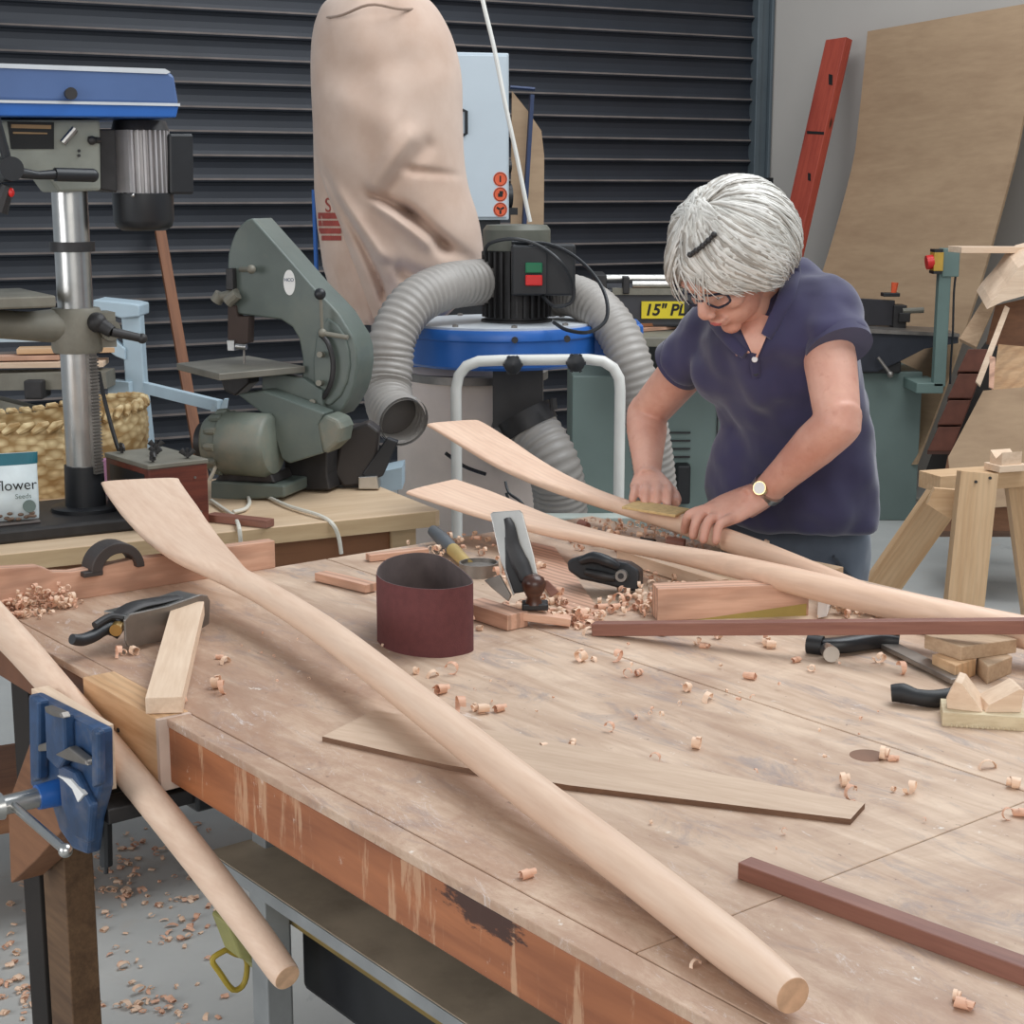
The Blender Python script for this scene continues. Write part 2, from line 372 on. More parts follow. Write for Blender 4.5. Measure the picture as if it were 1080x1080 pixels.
def lerp_list(vals, k=6):
    out = []
    if any(isinstance(v, tuple) for v in vals): vals = [v if isinstance(v, tuple) else (v, v) for v in vals]
    for i in range(len(vals) - 1):
        for j in range(k):
            t = j / k; t = t * t * (3 - 2 * t) if False else t
            a, b = vals[i], vals[i + 1]
            out.append(tuple(x + (y - x) * t for x, y in zip(a, b)) if isinstance(a, tuple) else a + (b - a) * t)
    out.append(vals[-1]); return out
def text(name, body, m, size, mat, parent, ext=0.0006, align='CENTER', bold=0.0, shear=0.0):
    cu = bpy.data.curves.new(name, 'FONT'); cu.body = body; cu.offset = bold; cu.shear = shear; cu.size = size; cu.extrude = ext; cu.align_x = align; cu.align_y = 'CENTER'
    o = bpy.data.objects.new(name, cu); COL.objects.link(o); cu.materials.append(M[mat])
    dg = bpy.context.evaluated_depsgraph_get(); me = bpy.data.meshes.new_from_object(o.evaluated_get(dg)); me.materials.clear(); me.materials.append(M[mat])
    bpy.data.objects.remove(o); o = bpy.data.objects.new(name, me); COL.objects.link(o)
    l = W[parent].inverted() @ m; o.parent = parent; o.location = l.translation; o.rotation_euler = l.to_euler(); W[o] = m; return o
def plank(name, label, cat, p0, p1, w, h, mat, up=(0, 0, 1), group=None, bevel=0.001, parent=None):
    m = orient(p0, p1, up); L = (Vector(p1) - Vector(p0)).length
    mb = MB(m).box(0, L, -w / 2, w / 2, -h / 2, h / 2)
    if parent is not None: return mb.build(name, mat, parent, bevel=bevel, frame=m)
    o = mb.build(name, mat, frame=m, bevel=bevel)
    return tag(o, label, cat, group)
# ================================================================ the setting
struct(MB().box(-7, 7, -4, 12, -0.05, 0).build('floor', 'floor', frame=Matrix()))
SHA = radians(27.9); SD = Vector((cos(SHA), sin(SHA), 0)); SN = Vector((sin(SHA), -cos(SHA), 0))   # along the shutter / out of it
_p = PY(790, 200, 9.65); SO = Vector((_p.x, _p.y, 0)); SM = FR(SO, SHA)
door = thing('door_1', 'charcoal steel roller shutter door with dusty horizontal ribs', 'roller door', SO, SHA); del door['category']; struct(door)
mb = MB(SM); pitch = 0.1155; prof = []
z = -0.01
while z < 3.3:
    prof += [((0, z), 0), ((0.008, z + 0.018), 0), ((0.012, z + 0.05), 0), ((0.010, z + 0.078), 0), ((0.0, z + 0.092), 0), ((-0.012, z + 0.098), 0), ((-0.015, z + 0.106), 1), ((-0.004, z + 0.1155), 1)]
    z += pitch
n = len(prof); vs = []
for x in (-5.2, 0.01):
    for (y, zz), k in prof: vs.append((x, y, zz))
mb.v = [SM @ Vector(p) for p in vs]
for i in range(n - 1):
    mb.f.append((i, n + i, n + i + 1, i + 1)); mb.mi.append(1 if prof[i][1] else 0)
o = mb.build('shutter_curtain', ['shutter', 'shutterdust'], door)
o = MB(SM).box(-0.005, 0.03, -0.05, 0.06, 0, 3.3).box(0.03, 0.085, -0.035, 0.06, 0, 3.3).box(0.085, 0.105, -0.06, 0.06, 0, 3.3).build('guide_rail', 'guide', door, bevel=0.004)
MB(SM).box(0.08, 0.12, -0.075, -0.035, 1.50, 1.62).box(0.09, 0.17, -0.085, -0.06, 1.53, 1.545).build('shutter_latch', 'black', door)
CN = SM @ Vector((0.11, 0, 0)); WA = atan2(-0.835, 0.55); WD = Vector((cos(WA), sin(WA), 0)); WN = Vector((WD.y, -WD.x, 0))
if WN.x > 0: WN = -WN
WM = FR(CN, WA)
struct(MB(WM).box(0, 6.0, 0.0, 0.12, 0, 3.3).build('wall_right', 'wallp', frame=WM))
struct(MB(SM).box(-5.3, 0.11, 0.08, 0.2, 0, 3.3).build('wall_back', 'wallp', frame=SM))

def wallpt(t, px, py): return PP(px, py, CN + WD * t, WD)      # point seen at (px,py) on the upright plane standing off the wall at t
# big bowed sheet
L_ = [(915, 33), (906, 122), (898, 178), (872, 272), (846, 345), (818, 420), (788, 500)]
R_ = [(1104, 0), (1082, 110), (1069, 172), (1040, 278), (1019, 344), (992, 422), (966, 490)]
rows = smoothpath([wallpt(0.857, *p) for p in L_], 4), smoothpath([wallpt(2.05, *p) for p in R_], 4)
a, b = rows; NR = len(a); mb = MB(); vs = []
for i in range(NR):
    for j in range(7): vs.append(a[i].lerp(b[i], j / 6))
back = [p - WN * 0.014 for p in vs]; q = len(vs); fs = []
for i in range(NR - 1):
    for j in range(6):
        k = i * 7 + j; fs.append((k, k + 7, k + 8, k + 1)); fs.append((q + k, q + k + 1, q + k + 8, q + k + 7))
for i in range(NR - 1):
    fs.append((i * 7, q + i * 7, q + i * 7 + 7, i * 7 + 7)); fs.append((i * 7 + 6, i * 7 + 13, q + i * 7 + 13, q + i * 7 + 6))
for j in range(6):
    fs.append((j, j + 1, q + j + 1, q + j)); e = (NR - 1) * 7 + j; fs.append((e, q + e, q + e + 1, e + 1))
mb.add(vs + back, fs); o = mb.build('plywood_sheet', 'bigply', smooth=True, frame=FR(min(a + b, key=lambda v: v.z).copy() * 1.0, WA))
tag(o, 'large tan plywood sheet bowed and leaning on the grey wall', 'plywood')
pt = PY(885, 42, 9.05); pb = PZ(781, 503, 0.02)
plank('timber_plank', 'long red painted timber plank leaning against the grey wall', 'plank', pb, pt, 0.155, 0.05, 'red_plank', up=WN, bevel=0.003)
rpl = bpy.data.objects['timber_plank']; sl_ = MB()
for (x0, y0), (x1, y1) in (((851, 138), (869, 138)), ((874, 78), (878, 86)), ((852, 182), (855, 187))):
    q4 = [HIT(rpl, x, y, 0.003) for x, y in ((x0, y0), (x1, y0 + 1), (x1, y1 + 4), (x0, y1 + 3))]
    if all(q4): sl_.slab(q4, (0, 0.002, 0))
if sl_.v: sl_.build('plank_mark', 'ink', rpl, label='black slot and knot marks')
# added panel that darkens the space behind the scrap pile
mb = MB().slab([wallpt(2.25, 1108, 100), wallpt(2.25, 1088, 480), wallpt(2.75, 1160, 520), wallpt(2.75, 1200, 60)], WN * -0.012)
tag(mb.build('shade_panel', 'dark'), 'added dark panel leaning on the grey wall right of the bowed plywood', 'board')

# ---------------------------------------------------------------- leaning things by the shutter
plank('timber_batten', 'thin brown batten leaning on the shutter behind the grey motor', 'batten', PZ(224, 561, 0.0), PY(164, 215, 7.93), 0.05, 0.022, 'lean_brown')
cabm = FR(PY(537, 232, 6.9).xy.to_3d(), radians(14))
z0 = PY(537, 232, 6.9).z; z1 = PY(537, 56, 6.9).z
cab = thing('machine_cabinet', 'pale blue white machine cabinet with three orange warning discs behind the filter bag', 'cabinet', None, mat=cabm)
MB(cabm).box(-0.50, 0, 0, 0.32, z0, z1).build('cabinet_body', 'cabinet', cab, bevel=0.006)
MB(cabm).box(-0.49, -0.012, -0.014, 0.0, z0 + 0.012, z1 - 0.012).build('cabinet_door', 'cabinet', cab, bevel=0.003)
hz = PY(490, 130, 6.9).z
MB(cabm).tube([(-0.20, -0.014, hz + 0.05), (-0.19, -0.035, hz + 0.045), (-0.19, -0.035, hz - 0.045), (-0.20, -0.014, hz - 0.05)], 0.007, 8).build('handle', 'black', cab, smooth=True)
for i, py in enumerate((189, 205, 221)):
    zz = PY(527, py, 6.9).z
    m = cabm @ T3(-0.042, -0.0145, zz) @ R3('X', 90)
    s = MB(m).lathe([(0.0, 0), (0.030, 0), (0.030, 0.0015), (0.0, 0.0015)], n=24, cap=False).build('warning_disc', 'orange', cab)
    t = MB(m)
    if i == 0: t.box(-0.003, 0.003, -0.012, 0.014, 0.0015, 0.003)
    elif i == 1: t.box(-0.010, 0.010, -0.010, 0.004, 0.0015, 0.003).box(-0.004, 0.012, 0.002, 0.014, 0.0015, 0.003)
    else:
        for g in range(3): t.box(-0.004, 0.004, 0.002, 0.018, 0.0015, 0.003, R3('Z', 60 + 120 * g))
    t.lathe([(0.025, 0.0015), (0.027, 0.0015), (0.027, 0.0028), (0.025, 0.0028), (0.025, 0.0015)], n=24, cap=False)
    t.build('warning_symbol', 'ink', s)
MB(cabm).box(-0.44, -0.03, 0.03, 0.30, 0, z0).build('stand', 'black', cab, bevel=0.005)
MB(cabm).cyl((0.0, 0.1, PY(540, 175, 6.9).z), (0.03, 0.1, PY(540, 175, 6.9).z), 0.03).cyl((0.0, 0.1, PY(540, 207, 6.9).z), (0.03, 0.1, PY(540, 207, 6.9).z), 0.055).box(0, 0.05, 0.05, 0.12, z0 + 0.02, z0 + 0.05).build('side_knob', 'black', cab, smooth=True)
# pointed mdf offcut and blue rod behind
n_ = Vector((0.15, -1, 0.12)).normalized(); o_ = PY(556, 180, 7.6)
pts = [PP(x, y, o_, n_) for x, y in ((540, 96), (556, 116), (571, 138), (574, 165), (573, 300), (570, 545), (538, 545), (538, 300))]
tag(MB().slab(pts, n_ * -0.012).build('board_offcut', 'bigply'), 'pointed tan board offcut standing on end before the shutter', 'board offcut')
pts = [PP(561, 100, o_ + n_ * 0.06, n_), PP(552, 250, o_ + n_ * 0.06, n_), PP(540, 545, o_ + n_ * 0.06, n_)]
mb = MB().tube(pts, 0.013, 4).tube([PP(538, 92, o_ + n_ * 0.06, n_), PP(564, 94, o_ + n_ * 0.06, n_)], 0.009, 6)
tag(mb.build('clamp_bar', paint('blue_steel_bar', (50, 62, 92), 0.4, 0.3)), 'thin blue steel bar standing in front of the pointed board', 'metal bar')

# ================================================================ dust collector
dc = thing('dust_collector', 'blue dust collector with tall beige filter bag, black motor and white tube handle', 'dust collector', (PY(530, 400, 4.55).x, 4.6, 0))
YB = 4.95
# tall filter bag, silhouette read row by row
sil = [(-14, 388, 420), (-8, 366, 438), (2, 344, 455), (20, 334, 468), (45, 329, 479), (80, 328, 487), (120, 330, 488), (160, 333, 489), (195, 342, 494), (225, 353, 503), (250, 362, 508), (272, 369, 509), (295, 377, 502), (315, 383, 490), (334, 388, 470)]
rings = []; sp = smoothpath([(a_, b_, c_) for a_, b_, c_ in sil], 14)
NB = 180
def foldfn(u, w):
    # u: -1..1 across the near face, w: picture row of the ring; gives a push outwards in metres
    d = 0
    def crease(x0, y0, x1, y1, amp, wid, soft=0.0):
        L = hypot(x1 - x0, y1 - y0); tx, ty = (x1 - x0) / L, (y1 - y0) / L
        px_, py_ = u - x0, w - y0; s_ = px_ * tx + py_ * ty; q_ = -px_ * ty + py_ * tx
        e = 1.0
        if s_ < 0: e = math.exp(-(s_ / 0.12) ** 2)
        if s_ > L: e = math.exp(-((s_ - L) / 0.12) ** 2)
        return amp * e * math.exp(-(q_ / wid) ** 2)
    w = (w - 170) / 90.0
    u_ = u
    d += crease(-0.25, 0.42, 0.10, 0.60, -0.050, 0.07)
    d += crease(0.10, 0.60, 0.45, 0.95, -0.045, 0.09)
    d += crease(0.45, 0.95, 0.95, 1.20, -0.040, 0.10)
    d += crease(-0.25, 0.52, 0.25, 0.90, 0.030, 0.10)
    d += crease(-0.20, 0.30, 0.35, -0.25, 0.030, 0.12)
    d += crease(-0.10, 0.38, 0.55, -0.15, -0.022, 0.10)
    d += crease(0.35, 0.12, 0.98, 0.18, -0.020, 0.05)
    d += crease(-0.80, 0.40, -0.35, 1.20, 0.045, 0.12)
    d += crease(-0.92, 0.20, -0.55, 1.50, -0.060, 0.08)
    d += crease(-0.35, 1.20, 0.40, 1.45, -0.035, 0.10)
    d += crease(-0.70, -0.95, 0.80, -1.15, -0.012, 0.20)
    d += crease(-0.75, -0.75, 0.10, -0.40, 0.014, 0.22)
    return d * 1.2
for rr in sp:
    w, xl, xr = rr; pl, pr = PY(xl, w, YB), PY(xr, w, YB)
    c = (pl + pr) / 2; hw = (pr.x - pl.x) / 2; rg = []
    for j in range(NB):
        th = 2 * pi * j / NB; ux, uy = cos(th), sin(th)
        f = foldfn(ux, w) * (max(0, -uy) ** 0.5 if uy < 0 else 0) * min(1, hw / 0.15)
        nz = noise.noise(Vector((ux * 1.8, uy * 1.8, w / 60))) * 0.022
        f2 = 1 + (f + nz * max(0.15, 1 - abs(ux))) / max(hw, 0.1)
        rg.append(c + Vector((ux * hw * (1 + nz * 0.3), uy * min(hw, 0.25) * 1.0 * f2 + (0.0), 0)))
    rings.append(rg)
bag = MB().loft(rings).build('filter_bag', 'bag', dc, smooth=80)
# pale strip of the second bag layer at the left
rg = []
for py, x0, x1 in ((100, 331, 430), (150, 331, 430), (200, 332, 430), (240, 335, 430), (280, 341, 430), (310, 350, 430), (330, 360, 425), (338, 372, 420)):
    a_, b_ = PY(x0, py, YB + .10), PY(x1, py, YB + .10)
    c = (a_ + b_) / 2; h = (b_.x - a_.x) / 2
    rg.append([c + Vector((h * cos(t * pi / 24), 0.17 * sin(t * pi / 24) + 0.006 * sin(t * 2.1 + py / 20), 0)) for t in range(48)])
flap = MB().loft(rg).build('bag_side_fold', 'bag', dc, smooth=80)
mb = MB()
for py, hh in ((227.5, 3.2), (235.5, 3.0), (243.5, 3.0), (251, 2.6)):
    xs_ = [335.5 + 2.6 * i + (py - 230) * 0.05 for i in range(10)]
    for x0, x1 in zip(xs_, xs_[1:]):
        c4 = [HIT(flap, x, y, 0.003) for x, y in ((x0, py - hh + .02 * (x0 - 335)), (x1, py - hh), (x1, py + hh), (x0, py + hh))]
        if all(c4): mb.slab(c4, (0, -0.001, 0))
s_ = mb.build('printed_stripes', paint('red_brown_print', (150, 66, 58), 0.8), dc)
M['bagprint'] = s_.data.materials[0]
hc = HIT(flap, 346, 217, 0.004); h2_ = HIT(flap, 352, 217, 0.004)
text('printed_letter', 'S', orient(hc, h2_) @ R3('X', 90), 0.06, 'bagprint', s_)
MB().cyl(PY(331, 200, YB + 0.12), PY(338, 420, YB + 0.12), 0.007, 10).build('bag_support_rod', 'blue', dc, smooth=True)
# top seam
seam = []
for i in range(15):
    t = i / 14; seam.append(PY(350 + 92 * t, 23 - 10 * t + 3 * sin(t * 9), YB) + Vector((0, -0.245 * sqrt(max(0.05, 1 - (2 * t - 1) ** 2 * 0.75)) + 0.0, 0)))
MB().tube(seam, 0.004, 6).build('seam', mk_cloth('seam_cloth', (150, 126, 110), (140, 116, 100)), bag, smooth=True)
# lower collection bag
rings = []
for py, xl, xr in ((383, 430, 560), (400, 424, 566), (440, 420, 575), (500, 420, 582), (560, 422, 588), (640, 424, 592), (760, 430, 590), (800, 440, 580)):
    pl, pr = PY(xl, py, YB), PY(xr, py, YB); c = (pl + pr) / 2; hw = (pr.x - pl.x) / 2
    rings.append([c + Vector((hw * cos(2 * pi * j / 64) * (1 + 0.05 * noise.noise(Vector((cos(2 * pi * j / 64) * 3, sin(2 * pi * j / 64) * 3, py / 60)))), hw * 0.95 * sin(2 * pi * j / 64) * (1 + 0.14 * noise.noise(Vector((cos(2 * pi * j / 64) * 2.4, sin(2 * pi * j / 64) * 2.4, py / 70)))), 0)) for j in range(64)])
cb = MB().loft(rings[::-1]).build('collection_bag', 'plastic_bag', dc, smooth=80)
MB().cyl((cb.location.x + W[dc].translation.x, YB, PY(430, 398, YB).z), (cb.location.x + W[dc].translation.x, YB, PY(430, 390, YB).z), 0.222, 48).build('bag_clamp_band', 'dullsteel', dc, smooth=True)
# blue fan housing
YH = 4.55; cx = PY(527, 366, YH).x; zt = PY(527, 344, YH - 0.1).z; zb = PY(527, 392, YH - 0.27).z
hm = T3(cx, YH, 0)
hs = MB(hm).lathe([(0.0, zb), (0.262, zb), (0.272, zb + 0.008), (0.272, zb + 0.075), (0.278, zb + 0.08), (0.278, zt - 0.012), (0.272, zt), (0.0, zt)], n=64, cap=False).build('fan_housing', 'blue', dc, smooth=30)
MB(hm).lathe([(0.0, zt), (0.262, zt), (0.262, zt + 0.006), (0.0, zt + 0.006)], n=48, cap=False).build('housing_lid', 'dustytop', dc)
for px, py in ((543, 358), (598, 357)):
    p = PY(px, py, YH - 0.262); MB().cyl(p, p + Vector((0.0, -0.02, 0)), 0.009, 8).build('bolt', 'castdark', hs)
for ang in range(0, 360, 40):
    MB(hm @ R3('Z', ang)).lathe([(0.0, 0), (0.008, 0), (0.008, 0.006), (0.0, 0.008)], T3(0.235, 0, zt + 0.006), 8, False).build('lid_screw', 'dullsteel', hs)
# outlet box to hose and side box
MB().box(cx + 0.16, cx + 0.40, YH - 0.06, YH + 0.16, zb, zt).build('outlet_duct', 'blue', dc, bevel=0.006)
MB().box(cx - 0.36, cx - 0.10, YH + 0.02, YH + 0.36, zb - 0.02, zt - 0.01).build('bag_duct', 'blue', dc, bevel=0.006)
# motor
mc = PY(545, 330, YH - 0.03); xm = mc.x; z0, z1 = zt, PY(545, 236, YH).z
mr = 0.086
mt = MB(T3(xm, YH, 0)).lathe([(0.0, z0), (mr + 0.014, z0), (mr + 0.014, z0 + 0.012), (mr, z0 + 0.014), (mr, z1 - 0.07), (0, z1 - 0.07)], n=48, cap=False).build('motor', 'castdark', dc, smooth=30)
fb = MB(T3(xm, YH, 0))
for k in range(28): fb.box(mr - 0.004, mr + 0.012, -0.003, 0.003, z0 + 0.02, z1 - 0.075, R3('Z', k * 360 / 28))
fb.build('cooling_fins', 'castdark', mt)
MB(T3(xm, YH, 0)).lathe([(0.0, z1 - 0.072), (mr + 0.008, z1 - 0.072), (mr + 0.008, z1 - 0.016), (mr - 0.002, z1 - 0.003), (0.0, z1)], n=40, cap=False).build('fan_cap', paint('grey_green_cap', (92, 92, 82), 0.5), mt, smooth=30)
za, zb2 = PY(540, 312, 4.4).z, PY(540, 258, 4.4).z; xa, xb = PY(539, 280, 4.4).x, PY(607, 280, 4.4).x
sw = MB().box(xa, xb, 4.40, 4.50, za, zb2).build('switch_box', 'black', dc, bevel=0.006)
x1 = PY(577, 290, 4.4).x
MB().box(xa + 0.004, x1, 4.385, 4.40, za + 0.004, zb2 - 0.004).build('switch_plate', 'black', sw, bevel=0.003)
for py0, py1, mtl, nm in ((277, 288, 'greenbtn', 'start_button'), (290, 301, 'red', 'stop_button')):
    pz0, pz1 = PY(560, py1, 4.38).z, PY(560, py0, 4.38).z
    MB().box(PY(554, 285, 4.38).x, PY(572, 285, 4.38).x, 4.372 if mtl == 'greenbtn' else 4.366, 4.386, pz0, pz1).build(nm, mtl, sw, bevel=0.003, label='%s push button' % ('green' if mtl == 'greenbtn' else 'red'))
MB().tube(smoothpath([PY(511, 268, 4.42), PY(516, 257, 4.38), PY(540, 252, 4.36), PY(566, 258, 4.36), PY(590, 275, 4.34), PY(604, 298, 4.36), PY(603, 318, 4.36), PY(585, 323, 4.36), PY(572, 312, 4.40)], 6), 0.005, 8).build('cable', 'black', dc, smooth=True)
MB().tube(smoothpath([PY(540, 256, 4.42), PY(580, 258, 4.38), PY(612, 275, 4.34), PY(636, 305, 4.26), PY(640, 335, 4.22), PY(622, 350, 4.2), PY(598, 348, 4.24), PY(584, 340, 4.3)], 6), 0.005, 8).build('cable', 'black', dc, smooth=True)
# inlet under the housing
xi0, xi1 = PY(520, 430, 4.5).x, PY(572, 430, 4.5).x; zi0, zi1 = PY(540, 447, 4.5).z, zb
def rect(x0, x1, y0, y1, z): return [(x0, y0, z), (x1, y0, z), (x1, y1, z), (x0, y1, z)]
MB().loft([rect(xi0, xi1, 4.42, 4.60, zi0), rect(xi0, xi1, 4.42, 4.60, zi1)]).build('inlet_duct', paint('dark_inlet', (62, 60, 60), 0.5, 0.2), dc)
pa, pb_, pc, pd = PY(514, 476, 4.46), PY(537, 490, 4.46), PY(566, 472, 4.46), PY(590, 446, 4.46)
MB().loft([rect(xi0, xi1, 4.42, 4.60, zi0), rect(PY(511, 470, 4.5).x, PY(592, 470, 4.5).x, 4.40, 4.62, PY(540, 478, 4.5).z)][::-1]).build('inlet_hood', paint('dark_inlet2', (74, 72, 72), 0.5, 0.2), dc)
ridge_n = 10
def hose(name, path, r, parent, pitch=0.019, k=18):
    P = smoothpath(path, 24); # resample at a fixed pitch
    out = [P[0]]; acc = 0
    for a_, b_ in zip(P, P[1:]):
        L = (b_ - a_).length
        while acc + L >= pitch / 4:
            t = (pitch / 4 - acc) / L; a_ = a_.lerp(b_, t); out.append(a_.copy()); L = (b_ - a_).length; acc = 0
        acc += L
    rr = [r * (1, 0.965, 0.92, 0.965)[i % 4] for i in range(len(out))]
    return MB().tube(out, rr, 28, cap=False).build(name, 'hose', parent, smooth=70)
h1 = hose('flexible_hose', [PY(530, 297, 4.62), PY(500, 298, 4.50), PY(465, 304, 4.40), PY(434, 322, 4.32), PY(415, 354, 4.27), PY(411, 385, 4.25), PY(409, 412, 4.22), PY(413, 432, 4.16), PY(424, 443, 4.10)], 0.064, dc)
tp = W[dc].inverted()
e1, e0 = PY(424, 443, 4.10), PY(413, 432, 4.16)
dd = (e1 - e0).normalized()
MB().tube([e1 - dd * 0.006, e1 + dd * 0.012], 0.068, 32, cap=False).tube([e1 + dd * 0.012, e1 - dd * 0.05], 0.0605, 32, cap=False).build('hose_rim', 'hose', h1, smooth=True)
MB().tube([e1 - dd * 0.05, e1 - dd * 0.052], 0.060, 28).build('hose_bore', 'hose_in', h1)
h2 = hose('flexible_hose', [PY(583, 312, 4.66), PY(606, 312, 4.60), PY(632, 327, 4.5), PY(652, 352, 4.44), PY(666, 385, 4.40), PY(677, 425, 4.40), PY(686, 470, 4.42), PY(692, 520, 4.45), PY(694, 580, 4.5), PY(694, 660, 4.55)], 0.060, dc)
h3 = hose('flexible_hose', [PY(556, 448, 4.46), PY(572, 468, 4.42), PY(584, 492, 4.40), PY(590, 520, 4.42), PY(592, 560, 4.45), PY(592, 640, 4.5)], 0.076, dc)
MB().tube([PY(551, 436, 4.46), PY(560, 453, 4.45)], 0.083, 28).build('hose_clamp', 'castdark', h3, smooth=True)
MB().tube([PY(583, 420, 4.36), PY(584, 432, 4.36)], 0.01, 8).build('duct_bolt', 'castdark', dc)
# white tube frame
YU = 4.2
hp = [PY(481, 1080, YU), PY(481, 640, YU), PY(481, 410, YU), PY(484, 396, YU), PY(492, 386, YU), PY(505, 381, YU), PY(530, 380, YU), PY(620, 379, YU), PY(636, 381, YU), PY(647, 388, YU), PY(653, 399, YU), PY(654, 412, YU), PY(653, 640, YU), PY(653, 1080, YU)]
hp[0].z = hp[-1].z = 0.03; hp[0].x = hp[2].x; hp[1].x = hp[2].x; hp[-1].x = hp[-2].x = hp[-3].x
MB().tube(hp, 0.0145, 14).build('push_handle', 'white', dc, smooth=True)
for px, py in ((541, 384), (607, 382)):
    p = PY(px, py, YU - 0.012)
    mb = MB(T3(*p) @ R3('X', 90)); pts = [(0.022 + 0.003 * cos(i * pi / 2 * 1.0 * 1), 0) for i in range(4)]
    mb.lathe([(0.0, -0.012), (0.013, -0.012), (0.013, 0.006), (0.021, 0.010), (0.024, 0.018), (0.022, 0.030), (0.012, 0.034), (0, 0.035)], n=24, cap=False)
    for g in range(6): mb.box(0.018, 0.026, -0.004, 0.004, 0.012, 0.030, R3('Z', g * 60))
    mb.build('clamp_knob', 'black', dc, smooth=30)
MB().box(PY(481, 500, YU).x - 0.05, PY(653, 500, YU).x + 0.1, YU - 0.05, YB + 0.25, 0.06, 0.10).build('base_plate', 'blue', dc, bevel=0.004)
for x in (PY(481, 500, YU).x, PY(653, 500, YU).x + 0.05):
    for y in (YU, YB + 0.2): MB(T3(x, y, 0.03) @ R3('Y', 90)).lathe([(0, -0.012), (0.03, -0.012), (0.03, 0.012), (0, 0.012)], n=20, cap=False).build('castor', 'rubber', dc, smooth=30)
for a_ in (0, 1, 2):
    th = 0.9 + a_ * 0.65; p = Vector((cx + 0.2 * cos(th), YH + 0.42 + 0.28 * sin(th), 0.1))
    MB().cyl(p, p + Vector((0, 0, zb - 0.1)), 0.012, 8).build('upright', 'dullsteel', dc, smooth=True)
MB().tube(smoothpath([PY(533, 508, 4.3), PY(537, 520, 4.28), PY(550, 530, 4.26), PY(557, 543, 4.26), PY(548, 548, 4.27), PY(540, 538, 4.28), PY(534, 520, 4.3)], 6), 0.004, 6).build('cable', 'black', dc, smooth=True)
MB().tube(smoothpath([PY(470, 478, 4.6), PY(490, 492, 4.62), PY(512, 500, 4.65)], 5), 0.006, 6).build('bag_strap', 'castdark', dc, smooth=True)
# cord from the roof to the motor
tag(MB().tube(smoothpath([PY(497, -60, 4.6), PY(509, 0, 4.6), PY(521, 50, 4.6), PY(533, 110, 4.6), PY(545, 165, 4.6), PY(555, 215, 4.6), PY(559, 234, 4.6)], 6), 0.006, 8).build('power_lead', 'white', smooth=True), 'thin white lead running up from the black motor past the pale cabinet', 'cable')

# ================================================================ thicknesser behind the woman
YT = 6.2
th_ = thing('thickness_planer', 'grey thickness planer on a teal cabinet with yellow name plate', 'planer', (PY(690, 400, YT).x, YT + 0.3, 0))
def bx(px0, px1, py0, py1, Y0, Y1): 
    return (PY(px0, 300, Y0).x, PY(px1, 300, Y0).x, Y0, Y1, PY(600, py1, Y0).z, PY(600, py0, Y0).z)
MB().box(*bx(640, 790, 306, 345, YT, YT + 0.55)).build('head', paint('dark_grey_head', (62, 62, 66), 0.5, 0.1), th_, bevel=0.01)
MB().box(*bx(646, 720, 304, 311, YT - 0.01, YT + 0.02)).build('head_rim', 'castgrey', th_)
for py, x0, x1, dy, r in ((294, 634, 790, 0.10, 0.017), (300, 667, 790, 0.0, 0.015)):
    MB().cyl(PY(x0, py, YT + dy), PY(x1, py, YT + dy), r, 16).build('roller', 'steel', th_, smooth=True)
MB().box(*bx(628, 640, 290, 322, YT + 0.02, YT + 0.3)).build('roller_bracket', 'castdark', th_, bevel=0.004)
MB().box(*bx(657, 664, 292, 310, YT - 0.02, YT + 0.04)).build('roller_bracket', 'castdark', th_, bevel=0.004)
p = MB().box(*bx(677, 722, 318, 336, YT - 0.012, YT)).build('name_plate', 'yellow', th_)
text('plate_text', '15" PLANER', T3(PY(679, 327, YT).x, YT - 0.013, PY(700, 327, YT).z) @ R3('X', 90), 0.060, 'ink', p, align='LEFT', bold=0.0016, shear=0.2)
MB().box(*bx(650, 800, 356, 366, YT - 0.30, YT + 0.6)).build('table', 'castgrey', th_, bevel=0.004)
MB().loft([[PY(x, y, YY) for x, y, YY in ((656, 395, YT), (790, 395, YT), (790, 392, YT + .5), (656, 392, YT + .5))], [PY(x, y, YY) for x, y, YY in ((640, 366, YT - .2), (800, 366, YT - .2), (800, 366, YT + .5), (640, 366, YT + .5))]]).build('table_casting', 'castdark', th_)
cz = PY(700, 397, YT).z
cbn = MB().box(PY(604, 400, YT).x, PY(800, 400, YT).x, YT + 0.02, YT + 0.62, 0.05, cz).build('cabinet', 'teal', th_, bevel=0.006)
MB().box(PY(604, 400, YT).x - .01, PY(800, 400, YT).x + .01, YT + 0.01, YT + 0.64, 0, 0.06).build('plinth', 'castdark', th_)
mb = MB()
for k in range(6): mb.box(PY(705, 400, YT).x, PY(730, 400, YT).x, YT + 0.012, YT + 0.021, PY(700, 457 + k * 8.5, YT).z - 0.003, PY(700, 457 + k * 8.5, YT).z + 0.003)
mb.build('vent_slots', 'castdark', cbn)
MB().box(PY(759, 400, YT).x - 0.004, PY(759, 400, YT).x, YT + 0.01, YT + 0.02, 0.1, cz - 0.02).build('door_gap', 'castdark', cbn)
MB().box(*bx(718, 733, 491, 532, YT - 0.06, YT + 0.02)).build('pedal_box', 'rubber', th_, bevel=0.008)
MB().box(*bx(634, 658, 330, 352, YT - 0.05, YT)).build('gear_cover', 'castdark', th_, bevel=0.01)
